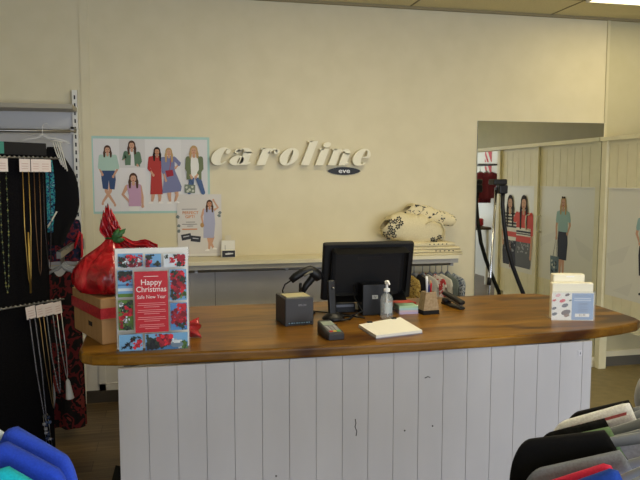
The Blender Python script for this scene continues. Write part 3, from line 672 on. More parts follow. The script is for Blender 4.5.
def gcard(cx, cy, a):
    c = Vector(u2((cx, cy))); ca, sa = math.cos(a), math.sin(a)
    P.poly([(c.x + x * ca - z * sa, c.y + x * sa + z * ca) for x, z in ((-.036, -.022), (.036, -.022), (.036, .022), (-.036, .022))], mat((52, 52, 58), .5))
    P.stroke([(c.x - .02 * ca, c.y - .02 * sa + .003), (c.x + .02 * ca, c.y + .02 * sa + .003)], [.007, .005], mat((190, 190, 196), .5))
gcard(186, 237, .18); gcard(195.3, 239.2, -.12)
P.m.build('printed_sheet', t)

t = thing('gift_card_stand', 'small white gift card stand with black card on the wall shelf', 'card stand', (.395, 5.07, 1.0622))
M().box(0, .105, .0, .06, 0, .055, IV).build('tray', t)
q = M(); q.box(.002, .103, .03, .05, .0555, .125, PAPER); q.box(.03, .075, .03, .034, .1255, .165, mat((216, 208, 186), .6)); q.box(.028, .031, .026, .0295, .056, .09, GRY); q.build('back_cards', t)
q = M(); q.box(.005, .10, -.004, -.0005, .004, .052, mat((40, 40, 46), .4)); q.add([(.025, -.0045, .03), (.05, -.0045, .036), (.085, -.0045, .034), (.085, -.0045, .026), (.05, -.0045, .022), (.03, -.0045, .022)], [(0, 1, 2, 3, 4, 5)], mat((206, 206, 210), .5)); q.build('black_card', t)

# --- raised wall lettering, fat italic
LET = mat((236, 230, 206), .45)
t = thing('wall_sign', 'raised cream italic lettering with a black oval badge on the back wall', 'sign', (.341, W, 1.752))
XH = .124
def arcpts(cx, cz, rx, rz, a0, a1, n=20): return [(cx + rx * math.cos(a0 + (a1 - a0) * i / n), cz + rz * math.sin(a0 + (a1 - a0) * i / n)) for i in range(n + 1)]
def letter(x, shapes, adv, name='letter'):
    cu = bpy.data.curves.new('letter', 'CURVE'); cu.dimensions = '2D'; cu.fill_mode = 'BOTH'; cu.extrude = .016
    m = M()
    for s in shapes:
        cu = bpy.data.curves.new('letter', 'CURVE'); cu.dimensions = '2D'; cu.fill_mode = 'BOTH'; cu.extrude = .023; cu.bevel_depth = .001
        for loop in s:
            sp = cu.splines.new('POLY'); sp.points.add(len(loop) - 1); sp.use_cyclic_u = True
            for q, (a, b) in zip(sp.points, loop): q.co = ((a * .9 + b * .40) * XH + x, b * XH, 0, 1)
        o = bpy.data.objects.new('letter', cu); COL.objects.link(o)
        dg = bpy.context.evaluated_depsgraph_get(); me = bpy.data.meshes.new_from_object(o.evaluated_get(dg))
        m.add([tuple(v.co) for v in me.vertices], [tuple(p.vertices) for p in me.polygons], LET, False, T(0, -.040, 0) @ RX(PI / 2))
        bpy.data.objects.remove(o); bpy.data.curves.remove(cu); bpy.data.meshes.remove(me)
    m.box(x + .05, x + .056, -.02, -.0002, .045, .051, STEEL)
    m.build(name, t)
def rect(a, b, c, d): return [(a, c), (b, c), (b, d), (a, d)]
D = math.radians
c_ = [[arcpts(.54, .5, .60, .53, D(48), D(325)) + arcpts(.74, .5, .17, .43, D(-44), D(-290), 16)], [arcpts(.88, .79, .15, .14, 0, 2 * PI)]]
o_ = [[arcpts(.54, .5, .62, .53, 0, 2 * PI, 32), arcpts(.60, .5, .12, .41, 2 * PI, 0, 24)]]
a_ = [[rect(.66, 1.20, 0, .78)], [arcpts(.66, .70, .54, .31, 0, D(165)) + arcpts(.52, .72, .16, .22, D(165), 0)], [arcpts(.22, .82, .18, .13, 0, 2 * PI)], [arcpts(.40, .26, .46, .285, 0, 2 * PI, 28), arcpts(.53, .26, .07, .18, 2 * PI, 0, 20)], [[(1.18, 0), (1.40, .1), (1.36, .17), (1.2, .13)]]]
r_ = [[rect(.06, .62, 0, 1.0)], [arcpts(.84, .66, .32, .34, D(175), D(25)) + arcpts(.86, .64, .22, .25, D(25), D(175))], [arcpts(1.08, .80, .19, .15, 0, 2 * PI)], [[(-.06, .93), (.2, .93), (.2, 1), (-.06, 1)]]]
l_ = [[rect(.02, .56, 0, 1.48)], [[(-.1, 1.41), (.2, 1.41), (.2, 1.48), (-.1, 1.48)]]]
i_ = [[rect(.02, .56, 0, 1.0)], [arcpts(.30, 1.25, .25, .16, 0, 2 * PI)], [[(-.1, .93), (.2, .93), (.2, 1), (-.1, 1)]]]
n_ = [[rect(.02, .54, 0, 1.0)], [rect(.76, 1.28, 0, .74)], [arcpts(.88, .67, .40, .34, 0, D(175)) + arcpts(.74, .66, .18, .22, D(175), 0)], [[(-.1, .93), (.2, .93), (.2, 1), (-.1, 1)]], [[(1.26, 0), (1.42, .1), (1.38, .17), (1.27, .13)]]]
e_ = [[arcpts(.54, .5, .60, .53, D(0), D(320)) + arcpts(.72, .5, .17, .43, D(-50), D(-355), 16)], [rect(.6, 1.1, .45, .54)]]
for ch, px in ((c_, 210), (a_, 228.5), (r_, 254.5), (o_, 276.5), (l_, 299), (i_, 313.5), (n_, 326.5), (e_, 350.5)):
    letter((px - 210.5) / 160 * 1.235 - .018, ch, 0)
q = M(); L = [(.13 * math.cos(a) * 1.02, .031 * math.sin(a) * abs(math.sin(a)) ** .35) for a in [2 * PI * i / 40 for i in range(40)]]
q.prism([(x, y) for x, y in L], 0, .012, BLACK, T(1.022, -.001, -.044) @ RX(PI / 2))
q.text('eve', .05, mat((225, 225, 225), .5), T(1.022, -.0136, -.043) @ RX(PI / 2), sx=1.35, offset=.001)
q.build('oval_badge', t)

# --- mirror
t = thing('wall_mirror', 'tall frameless wall mirror beside the fitting rooms', 'mirror', (2.485, W, .09))
MIR = mat((226, 226, 214), .015, 1)
M().box(.002, 1.16, -.010, -.0095, .002, 2.026, MIR).build('glass', t)
q = M(); q.box(0, 1.162, -.0094, -.0005, 0, 2.028, mat((150, 150, 140), .5)); q.box(1.162, 1.172, -.012, -.0005, 0, 2.03, CREAMP); q.box(0, 1.162, -.012, -.0005, -.03, -.0005, CREAMP); q.build('backing_edge', t)

# --- garment steamer before the mirror
t = thing('clothes_steamer', 'chrome pole clothes steamer with black head and hose standing before the mirror', 'steamer', (2.478, 4.965, 0))
M().tube([(0, 0, .14), (.04, 0, .8), (.075, 0, 1.56)], .011, CHROME, 12).build('pole', t)
M().rbox(-.10, .26, -.14, .10, 0, .15, BLACKM, .04).build('water_base', t)
q = M(); q.rbox(-.05, .07, -.06, .04, 1.60, 1.645, BLACK, .014, mx=T(.075, 0, 0) ); q.rbox(-.02, .055, -.05, .02, 1.53, 1.599, BLACK, .012, mx=T(.1, 0, 0)); q.box(-.005, .012, -.01, .02, 1.54, 1.58, BLACK, mx=T(.075, 0, 0)); q.build('steam_head', t)
q = M(); q.tube([(.125, -.02, 1.54), (.118, -.03, 1.45), (.135, -.03, 1.3), (.17, -.03, 1.1), (.22, -.03, .95), (.285, -.03, .80), (.35, -.03, .66), (.40, -.03, .45), (.36, -.03, .22), (.25, -.03, .08)], .017, BLACK, 10); q.build('hose', t)
M().tube([(.032, 0, .80), (.036, 0, .86)], .017, BLACK, 12).build('clamp', t)

# --- fitting-room posters (face -x): built in local frame, sheet facing -y then turned
def sidething(name, label, y, z): return thing(name, label, 'poster', (XR - .0075, y, z), -PI / 2)
# local x runs towards -world y (towards the camera)
t = sidething('fitting_room_poster', 'poster of a woman in teal top and navy skirt on a fitting room door', 5.085, .662)
SH = mat((222, 220, 208), .4)
P = Print(.91, .90, SH, .004)
for pts, c in ((((.0, .35), (.3, .45), (.22, .3), (.05, .25)), (215, 213, 202)), (((.55, .5), (.88, .4), (.9, .3), (.6, .42)), (216, 214, 203)), (((.1, .05), (.35, .15), (.3, .03)), (215, 213, 202))): P.poly(pts, mat(c, .4))  # faint darker polygons paint shadow shapes onto the banner
k = .80; x0 = .49
TL = mat((150, 184, 186), .7); NV = mat((38, 40, 54), .7)
leg(P, [(x0 - .01, .3), (x0 - .015, .18), (x0 - .02, .08)], k, SKIN, .07, .035); leg(P, [(x0 + .03, .3), (x0 + .03, .18), (x0 + .035, .08)], k, SKIN, .07, .035)
shoe(P, x0 - .02, .075, k, NV, -1); shoe(P, x0 + .035, .075, k, NV, 1)
P.poly([(x0 - .075, .50), (x0 + .075, .50), (x0 + .085, .38), (x0 + .07, .22), (x0 - .07, .22), (x0 - .085, .38)], NV)
arm(P, [(x0 - .085, .655), (x0 - .115, .55), (x0 - .075, .475)], k, TL, frac=.55, w=.05); arm(P, [(x0 + .085, .655), (x0 + .11, .53), (x0 + .105, .42)], k, TL, frac=.55, w=.05)
P.poly([(x0 - .09, .67), (x0 - .035, .705), (x0 + .035, .705), (x0 + .09, .67), (x0 + .08, .58), (x0 + .08, .485), (x0 - .08, .485), (x0 - .08, .58)], TL)
P.stroke([(x0 + .08, .24), (x0 + .11, .42), (x0 + .15, .24)], [.008] * 3, NV); P.poly([(x0 + .2, .24), (x0 + .05, .24), (x0 + .06, .06), (x0 + .19, .06)], mat((96, 116, 128), .7))
for i in range(14): P.blob(x0 + .125 + rnd.uniform(-.05, .05), .15 + rnd.uniform(-.06, .06), .013, mat(rnd.choice(((190, 196, 190), (40, 50, 66), (60, 76, 92))), .7))
head(P, x0, .72, k, BLONDE, length=.15, shades=True)
P.m.build('printed_sheet', t)
hr = M(); hr.box(-.004, .914, -.006, .004, .9005, .912, WHITE); hr.build('top_strip', t)

t = sidething('fitting_room_poster', 'poster of two dark-haired women in striped and coral knits, seen in the mirror', 4.095, .662)
P = Print(.735, .90, mat((224, 222, 212), .4), .004)
CORAL = mat((214, 76, 62), .7); STR = mat((232, 230, 226), .7); NAV = mat((44, 44, 58), .7); GRT = mat((96, 98, 104), .7)
def knit(x0, base, stripes, skirt, arms):
    k = 1.02
    P.poly([(x0 - 0.146, .33), (x0 + 0.146, .33), (x0 + 0.165, .19), (x0 + 0.146, .05), (x0 - 0.146, .05), (x0 - 0.165, .19)], skirt)
    for i in range(24): P.blob(x0 + rnd.uniform(-.11, .11), rnd.uniform(.2, .32), .010, mat((160, 162, 170), .7))
    for a in arms: arm(P, a, k, base, frac=.95, w=.062)
    P.poly([(x0 - 0.152, .60), (x0 - 0.061, .65), (x0 + 0.061, .65), (x0 + 0.152, .60), (x0 + 0.146, .45), (x0 + 0.152, .32), (x0 - 0.152, .32), (x0 - 0.146, .45)], base)
    for z, hgt, c in stripes: P.rect(x0 - 0.146, x0 + 0.146, z, z + hgt, c)
# seen directly, local x to the right is towards the camera
knit(.51, STR, [(z, .018, NAV) for z in (.60, .565, .53, .495, .46)] + [(.36, .055, CORAL)], NAV, [((.645, .60), (.68, .45), (.66, .28)), ((.365, .60), (.34, .47), (.38, .38))])
knit(.22, CORAL, [(.42, .02, NAV), (.44, .03, STR), (.385, .035, STR), (.40, .012, NAV)], GRT, [((.075, .60), (.05, .42), (.07, .17)), ((.355, .60), (.40, .55), (.43, .56))])
head(P, .51, .665, 1.18, DKBR, length=.22); head(P, .22, .67, 1.18, DKBR, length=.24)
P.stroke([(.49, .03), (.49, .3)], [.02, .02], mat((150, 110, 96), .7))
P.m.build('printed_sheet', t)
hr = M(); hr.box(-.004, .739, -.006, .004, .9005, .912, WHITE); hr.build('top_strip', t)

# --- totes on the shelf
t0 = 1.0622
FLO = mat((34, 34, 42), .8)
def prints(m, spots, fn, size=.02):
    for (a, b) in spots:
        p0 = Vector(fn(a, b)); 
        for q in range(5):
            an = 2 * PI * q / 5 + a * 9
            c = p0 + Vector((math.cos(an) * size * .62, 0, math.sin(an) * size * .62))
            m.add([(c.x + size * .42 * math.cos(an) * ct - size * .2 * math.sin(an) * st, c.y - .004, c.z + size * .42 * math.sin(an) * ct + size * .2 * math.cos(an) * st) for ct, st in [(math.cos(2 * PI * i / 8), math.sin(2 * PI * i / 8)) for i in range(8)]], [tuple(range(8))], FLO)
z = t0
folded_labels = ['folded cream tote bag at the very bottom of the shelf stack', 'folded cream tote bag second from bottom of the shelf stack', 'folded cream tote bag third from bottom of the shelf stack', 'folded cream tote bag with dark print edge directly under the slouched one']
for i, lab in enumerate(folded_labels):
    hgt = (.019, .021, .022, .032)[i]; x0, x1 = (1.63 + .02 * i, 2.235 - .012 * i - (.03 if i == 3 else 0)); zz = z
    m = M()
    prof = [(4.87, 0), (4.862, .3), (4.862, .7), (4.872, 1), (5.12, 1), (5.13, .5), (5.12, 0)]
    rings = []
    for j in range(13):
        u_ = j / 12; wob = .004 * math.sin(u_ * 9 + i * 2); e = min(1, u_ * 6, (1 - u_) * 6 + .35)
        rings.append([(x0 + (x1 - x0) * u_, yy + wob, zz + hgt * (.5 + (f - .5) * (.55 + .45 * e)) * (1 if f > 0 else 1) - (hgt * (.5 - .5 * (.55 + .45 * e)) if f == 0 else 0)) for yy, f in prof])
    m.loft(rings, CANVAS, smooth=True)
    for q in range(5 if i in (1, 3) else 0):
        xx = x1 - .07 - q * .035; m.ball((xx, 4.866 + .004 * math.sin(((xx - x0) / (x1 - x0)) * 9 + i * 2), zz + hgt * .6), .009, FLO, 6, .5)
    tag(m.build('tote_bag'), lab, 'tote bag', 'tote bags stacked on the shelf'); z += hgt + .0015
# slouched tote on top, floral left end
def pillow(cx, cy, cz, lx, ly, lz, tilt, seed, e0=.55, e1=.25):
    def fn(u, v):
        a = 2 * PI * v; s_ = (u - .5) * 2
        lim = e0 if s_ < 0 else e1
        e = lim + (1 - lim) * (max(0, 1 - abs(s_) ** 2.6)) ** .7
        if abs(s_) > .97: e *= .55
        wr = 1 + .06 * math.sin(7 * s_ + 3 * a + seed) + .05 * math.sin(15 * s_ - 2 * a + seed)
        f = lambda q: math.copysign(abs(q) ** .8, q)
        x = s_ * lx; zz = f(math.sin(a)) * lz * e * wr
        return (cx + x + .03 * math.sin(a) * (1 if s_ < 0 else .3), cy + f(math.cos(a)) * ly * (.5 + .5 * e), cz + zz + x * tilt)
    return fn
m = M(); fn = pillow(1.87, 4.985, z + .098, .235, .10, .112, -.16, 1); m.grid(fn, 34, 30, CANVAS)
def sprig(u_, v_, sz):
    p0 = Vector(fn(u_, v_))
    for q in range(6):
        an = 2 * PI * q / 6 + u_ * 9; dd = Vector((math.cos(an), 0, math.sin(an))); c = p0 + dd * sz * .6 + Vector((0, -.004, 0))
        m.tube([c - dd * sz * .38, c, c + dd * sz * .38], [.001, .0065, .001], FLO, 6)
for u_, v_ in ((.03, .66), (.07, .60), (.10, .69), (.05, .52), (.11, .55), (.15, .60), (.03, .45), (.10, .45), (.16, .50), (.20, .46), (.15, .40), (.78, .58), (.84, .62), (.9, .56)): sprig(u_, v_, .023)
h2 = M(); h2.tube([(1.93, 4.88, z + .14), (1.99, 4.868, z + .17), (2.05, 4.872, z + .15), (2.09, 4.88, z + .09), (2.085, 4.875, z + .03), (2.07, 4.875, z + .005)], [.006, .012, .014, .014, .012, .006], CANVAS, 8, flat=.5)
o = m.build('tote_bag'); tag(o, 'slouched cream tote bag with dark floral print at its left end, leaning on the stack', 'tote bag', 'tote bags stacked on the shelf')
h2.build('handle', o)
k = NT('leaf_print_canvas'); vo = k.n('ShaderNodeTexNoise', Scale=1.0, Detail=2, Distortion=1.0); k.l(k.mapped((26, 26, 30)), vo.inputs['Vector'])
r = k.n('ShaderNodeValToRGB'); e = r.color_ramp.elements; e[0].position = .58; e[0].color = lin((222, 210, 172)); e[1].position = .61; e[1].color = lin((44, 44, 54)); k.l(vo.outputs['Fac'], r.inputs['Fac']); k.l(r.outputs['Color'], k.b.inputs['Base Color']); k.b.inputs['Roughness'].default_value = .95
LEAFP = k.m
m = M(); fn = pillow(2.04, 5.06, z + .198, .20, .075, .058, -.26, 4, .7, .6); m.grid(fn, 26, 24, LEAFP)
tag(m.build('tote_bag'), 'rolled tote bag printed all over with dark leaves, topmost on the shelf stack', 'tote bag', 'tote bags stacked on the shelf')

# ------------------------------------------------------------------ garments and hangers
def garment(M_, wd, L, th, slope, neck, mtl, body=None, sleeve=.5, cut=.06, seed=0, flare=0, drop=.05, fold=1.0):
    """hanging cloth: local x across, z=0 at neck-side shoulder; returns nothing"""
    body = body or wd * .82; ts = slope * (wd - neck)
    cols = []
    for i in range(57):
        s = math.sin((-1 + 2 * i / 56) * PI / 2); x = s * (wd + .0)
        ax = abs(x)
        if ax < neck: zt = -cut * (1 - (ax / neck) ** 2)
        else: zt = -slope * (ax - neck)
        edge = max(0, (ax - wd * .86) / (wd * .14)); zt -= drop * (1 - math.sqrt(max(0, 1 - edge ** 2)))
        cols.append((x, zt))
    rings = []
    for x, zt in cols:
        zb = -L if abs(x) < body else -sleeve
        t_ = th * (1 - .55 * (abs(x) / wd) ** 3); ring = []
        for q in range(15):
            f = q / 14
            if f < .36: g = f / .36; yy = -t_; zz = zb + (zt - t_ * .6 - zb) * g; fl = 1 - g
            elif f > .64: g = (1 - f) / .36; yy = t_; zz = zb + (zt - t_ * .6 - zb) * g; fl = 1 - g
            else:
                a = PI * (1 - (f - .36) / .28); yy = t_ * math.cos(a); zz = zt - t_ * .6 + t_ * .6 * math.sin(a); fl = 0
            fo = fold * (fl * .02 * math.sin(x * 34 + seed) + fl * .008 * math.sin(x * 80 + seed * 3))
            ring.append((x * (1 + flare * fl), yy * (1 + .5 * fl * fold) + fo, zz))
        rings.append(ring)
    M_.loft(rings, mtl, False, False, True)
    return M_
def hanger_mesh(m=HANGER, wd=.19, slope=.28, hook=.085):
    q = M()
    pts = [(-wd, 0, -slope * wd - .012), (-wd * .55, 0, -slope * wd * .55), (-wd * .2, 0, -.01), (0, 0, .012), (wd * .2, 0, -.01), (wd * .55, 0, -slope * wd * .55), (wd, 0, -slope * wd - .012)]
    q.tube(pts, [.004, .0045, .005, .006, .005, .0045, .004], m, 10, flat=1.9)
    return q
def make_hanger(label, loc, rz, m=HANGER, wd=.19, slope=.28, group=None, hook=.07):
    t = thing('clothes_hanger', label, 'hanger', loc, rz, group)
    hanger_mesh(m, wd, slope).build('shoulder_bar', t)
    q = M(); R = .022
    q.tube([(0, 0, .01), (0, 0, hook - R), ] + [(R - R * math.cos(a) - 0, 0, hook + R * math.sin(a)) for a in [PI * i / 8 for i in range(7)]][::1], .0035, m if m is HANGW else STEEL, 8)
    q.build('hook', t)
    return t
def copy_tree(o, parent=None):
    c = o.copy(); COL.objects.link(c)
    if parent: c.parent = parent
    for ch in [x for x in bpy.data.objects if x.parent == o]: copy_tree(ch, c)
    return c

# right foreground rack. local frame: rail along direction (.866,.5); hangers point (-.5,.866)
ang = math.atan2(-.527, .85)       # garment local +x runs from the far shoulder tip towards the camera side
FG = [  # neck point, shoulder length, slope, cloth, label
 ((.836, 1.078, 1.239), .115, .36, fabric((20, 20, 22)), 'black garment at the far end of the right clothes rack'),
 ((.800, 1.033, 1.252), .135, .43, fabric((244, 244, 248)), 'white garment with coral band on the right clothes rack'),
 ((.781, 1.000, 1.243), .120, .43, fabric((176, 174, 184)), 'pale grey garment hanging between white and black on the right rack'),
 ((.724, .992, 1.243), .115, .40, noisy('black_knit', (14, 14, 16), (30, 30, 32), (90, 90, 90), .95, .6, 2, .1), 'black knitted garment between the grey and green ones on the right rack'),
 ((.712, .962, 1.240), .115, .36, fabric((112, 140, 104)), 'sage green garment just visible behind the big black jacket on the right rack'),
 ((.683, .929, 1.249), .150, .25, fabric((17, 17, 19)), 'large black jacket on the right foreground clothes rack'),
 ((.676, .881, 1.236), .150, .38, fabric((132, 136, 150)), 'blue-grey top in front of the black jacket on the right rack'),
 ((.636, .858, 1.230), .130, .50, fabric((206, 46, 78)), 'hot pink top second from the front on the right rack'),
 ((.623, .825, 1.238), .130, .55, fabric((34, 68, 158)), 'royal blue top hanging at the front of the right rack'),
]
hl = ['far end', 'second from far end', 'third from far end', 'fourth from far end', 'middle', 'fourth from near end', 'third from near end', 'second from near end', 'near end']
for i, ((nx, ny, nz), sl, slope, m, lab) in enumerate(FG):
    nk = .085; cx, cy = nx + .85 * nk, ny - .527 * nk
    g = M(); garment(g, sl + nk, .66, .013, slope, nk, m, sl + nk - .02, .40, .10, i, drop=.07 if i == 5 else .05, fold=.35)
    t = thing('garment', lab, 'garment', (cx, cy, nz), ang, 'clothes on the right foreground rack')
    g.build('body', t)
    if i == 1:
        q = M(); CB = fabric((206, 108, 112))
        q.grid(lambda u, v: (-.185 + .095 * u, -.0138 - .0012 * v, -.43 * (.1 - .095 * u) - .012 - .03 * v), 6, 4, CB)
        q.build('coral_band', t)
    make_hanger('grey plastic hanger under the %s garment of the right rack' % hl[i] if i != 4 else 'grey plastic hanger under the middle garment of the right rack', (cx, cy, nz + .004), ang, HANGER, .175, max(.3, slope), 'hangers on the right rack', hook=1.345 - nz - .004)
t = thing('clothes_rack', 'chrome rail clothes rack at the right foreground edge', 'clothes rack', (0, 0, 0))
q = M(); A = Vector((.56 + .105, .83 - .182)); dv = Vector((.866, .5)).normalized()
a = A - dv * .12; b_ = Vector((.87, .95)) + dv * .18
a = Vector((.615, .62)); b_ = Vector((.985, 1.13))
q.tube([(a.x, a.y, 1.355), (b_.x, b_.y, 1.355)], .013, CHROME, 10); q.build('rail', t)
for p0 in (a, b_): M().tube([(p0.x, p0.y, .02), (p0.x, p0.y, 1.355)], .013, CHROME, 10).build('post', t)
q = M()
for p0 in (a, b_): q.tube([(p0.x - .25 * dv.y, p0.y + .25 * dv.x, .015), (p0.x + .25 * dv.y, p0.y - .25 * dv.x, .015)], .013, CHROME, 10)
q.build('foot', t)
o = M(); o.grid(lambda u, v: (.95 + .05 * math.sin(PI * v) * math.cos(2 * PI * u) * (1 + .15 * math.sin(5 * u * PI)), 1.13 + .05 * math.sin(PI * v) * math.sin(2 * PI * u), 1.13 + .18 * v), 20, 14, mat((206, 206, 210), .3, trans=.2))
t = thing('plastic_bag', 'white plastic bag with red print hanging at the right picture edge', 'bag', (0, 0, 0)); o.build('bag_body', t)
q = M(); q.grid(lambda u, v: (.95 + .0512 * math.sin(PI * (.3 + .25 * v)) * math.cos(3.3 + 1.2 * u), 1.13 + .0515 * math.sin(PI * (.3 + .25 * v)) * math.sin(3.3 + 1.2 * u), 1.13 + .18 * (.3 + .25 * v)), 8, 6, mat((190, 30, 36), .4)); q.build('red_print', t)

# left foreground rack
LF = [((-.277, 1.261, 1.216), .43, fabric((46, 76, 190)), 'royal blue jumper on white hanger, farther of two at lower left corner'),
      ((-.280, 1.197, 1.213), .37, fabric((40, 70, 184)), 'royal blue jumper in front of its twin at lower left corner'),
      ((-.264, 1.125, 1.199), .42, fabric((28, 178, 196)), 'turquoise jumper nearest in the lower left corner')]
for i, ((nx, ny, nz), sl, m, lab) in enumerate(LF):
    nk = .09; cx, cy = nx - .9 * nk, ny + .436 * nk
    g = M(); garment(g, .225, .6, .016, sl, nk, m, .2, .5, .09, i + 5, drop=.10, fold=.4)
    tag(g.build('jumper', loc=(cx, cy, nz), rz=-.451), lab, 'jumper', 'jumpers on the left foreground rack')
    make_hanger(('white hanger holding the farther blue jumper', 'white hanger holding the nearer blue jumper', 'white hanger holding the turquoise jumper')[i], (cx, cy, nz + .006), -.451, mat((206, 214, 222), .4), .18, sl, 'hangers on the left foreground rack', hook=1.335 - nz)
t = thing('clothes_rack', 'chrome rail clothes rack at the left foreground edge', 'clothes rack', (0, 0, 0))
q = M(); q.tube([(-.355, 1.5, 1.36), (-.345, .95, 1.36)], .012, CHROME, 10); q.build('rail', t)
for p0 in ((-.355, 1.5), (-.345, .95)):
    M().tube([(p0[0] - .12, p0[1], .02), (p0[0] - .12, p0[1], 1.3), (p0[0], p0[1], 1.36)], .012, CHROME, 10).build('post', t)
M().tube([(-.75, 1.5, .014), (-.25, 1.5, .014)], .012, CHROME, 10).build('foot', t); M().tube([(-.75, .95, .014), (-.25, .95, .014)], .012, CHROME, 10).build('foot', t)

# clothes under the shelf rail
SC_ = [(1.80, pattern('mustard_print', [(150, 120, 60), (186, 158, 90), (90, 70, 50)], 40), 'mustard patterned garment on the shelf rail beside the monitor'),
       (1.87, fabric((30, 30, 34)), 'black garment on the shelf rail next to the mustard one'),
       (1.94, fabric((196, 190, 180)), 'off-white garment on the shelf rail behind the pens'),
       (2.00, pattern('red_white_print', [(200, 190, 180), (170, 60, 60)], 30), 'red and white printed garment on the shelf rail'),
       (2.05, fabric((206, 200, 184)), 'cream garment on the shelf rail right of the red and white one'),
       (2.10, fabric((110, 118, 112)), 'grey-green garment on the shelf rail'),
       (2.15, pattern('navy_white_print', [(60, 66, 80), (160, 164, 166), (90, 100, 116)], 60), 'navy and white spotted garment at the right end of the shelf rail')]
for i, (x, m, lab) in enumerate(SC_):
    g = M(); a = 1.15 - .03 * i
    garment(g, .16, .34 + .04 * (i % 3), .015, .4, .05, m, .14, .25, .05, i, drop=.05)
    tag(g.build('garment', loc=(x, 4.955, .915), rz=-a), lab, 'garment', 'clothes on the shelf rail')
    make_hanger('small grey hanger holding the ' + lab.replace(' on the shelf rail', '').replace(' at the right end of the shelf rail', ' at the rail end'), (x, 4.955, .905), -a, HANGER, .135, .36, 'hangers on the shelf rail', hook=.062)

# ------------------------------------------------------------------ left rack on the wall
t = thing('wall_rack', 'white slotted upright wall rack with top shelf and rails, left of the back wall', 'rack', (0, 0, 0))
for x in (-.615, -1.75):
    q = M(); q.box(x - .017, x + .017, 5.12, W - .0135, 0.0, 2.27, WHITE)
    for i in range(40): zz = .06 + i * .055; q.box(x - .005, x + .005, 5.1188, 5.1199, zz, zz + .028, INK)
    q.build('slotted_upright', t)
M().box(-1.78, -.60, 4.86, 5.118, 2.115, 2.145, mat((168, 162, 146), .5)).build('top_shelf', t)
M().tube([(-1.78, 4.95, 1.97), (-.59, 4.95, 1.97)], .012, STEEL, 10).build('rail', t)
q = M()
for x in (-.615, -1.75): q.box(x - .01, x + .01, 4.94, 5.119, 1.985, 2.0, STEEL); q.box(x - .01, x + .01, 4.94, 4.96, 1.95, 2.0, STEEL)
q.build('rail_bracket', t)
q = M(); q.box(-.655, -.63, 4.35, 5.119, 1.165, 1.205, STEEL); q.box(-.66, -.58, 5.1, 5.118, 1.15, 1.22, STEEL); q.build('hanging_arm', t)
q = M(); q.tube([(-.63, 4.98, 1.165), (-.605, 4.98, 1.24), (-.59, 4.98, 1.28), (-.58, 4.98, 1.26), (-.58, 4.98, 1.12), (-.585, 4.98, 1.10)], .008, mat((190, 24, 34), .35)); q.build('red_hook', t)
# hanger and swimsuit-like top
make_hanger('white plastic hanger hooked on the upper rail of the wall rack', (-.80, 4.91, 1.93), 0, HANGW, .17, .17, None, hook=.066)
t = thing('top', 'black sleeveless top with blue print panel and white straps on the wall rack', 'top', (-.735, 4.88, 1.86))
k = NT('x')
g = M()
def shape(u, v):   # front/back cloth of a rounded body
    prof = [(0, .035), (.05, .05), (.15, .085), (.28, .125), (.42, .138), (.58, .14), (.7, .125), (.82, .085), (.92, .06), (1, .045)]
    for (a, r0), (b, r1) in zip(prof, prof[1:]):
        if a <= v <= b: r = r0 + (r1 - r0) * (v - a) / (b - a); break
    an = 2 * PI * u
    return (.02 * math.sin(v * 3) + r * math.cos(an), .032 * math.sin(an) * (1 + .2 * math.sin(6 * an)), -.66 * v)
g.grid(shape, 32, 24, fabric((17, 17, 20))); g.build('body', t)
g = M(); BLUEP = pattern('teal_blue_print', [(20, 26, 50), (36, 90, 130), (60, 160, 160), (30, 50, 110), (120, 170, 180)], 45)
g.grid(lambda u, v: (-.10 + .10 * u + .012 * math.sin(v * 4), -.041 - .003 * math.sin(PI * u), -.09 - .48 * v), 8, 14, BLUEP); g.build('print_panel', t, solid=.003)
g = M()
g.tube([(-.005, -.05, .035), (.03, -.053, .04), (.07, -.05, .03)], .004, WHITE)
for i in range(4): g.tube([(.01 + i * .014, -.05, .03), (.03 + i * .016, -.055, -.04 - .012 * i), (.06 + i * .012, -.055, -.12 - .014 * i)], .004, WHITE)
g.build('white_straps', t)
g = M(); g.tube([(.02, -.05, -.43), (-.02, -.052, -.50), (-.06, -.05, -.56)], .005, WHITE); g.build('white_trim', t)
t = thing('garment', 'dark navy floral garment hanging below the black top on the wall rack', 'garment', (-.70, 5.04, 1.37))
g = M(); garment(g, .11, .30, .02, .2, .05, pattern('navy_floral', [(20, 22, 34), (30, 34, 60), (110, 40, 50), (22, 24, 36)], 25), .10, .28, .03, 2); g.build('body', t)
# floral dress on the arm with hangers
FLORAL = pattern('black_red_floral', [(18, 16, 18), (22, 18, 20), (88, 26, 30), (18, 16, 18), (108, 44, 40)], 11)
t = thing('dress', 'long black and red floral dress hanging from the arm of the wall rack', 'dress', (-.665, 4.5, 1.085), -.15)
g = M(); garment(g, .12, 1.02, .03, .35, .05, FLORAL, .12, 1.02, .05, 3, flare=.12, drop=.02); g.build('body', t)
g = M(); g.grid(lambda u, v: (-.075 + .03 * u + .01 * math.sin(v * 5), -.052 + .004 * math.sin(8 * u), -.72 - .26 * v), 4, 10, fabric((150, 152, 164))); g.build('grey_sash', t, solid=.003)
for i, y in enumerate((4.44, 4.5, 4.56)):
    make_hanger(('nearest grey hanger on the rack arm above the floral dress', 'middle grey hanger on the rack arm holding the floral dress', 'farthest grey hanger on the rack arm above the floral dress')[i], (-.642, y, 1.10), -.15 + .1 * i, HANGER, .10, .4, 'hangers on the rack arm', hook=.095)

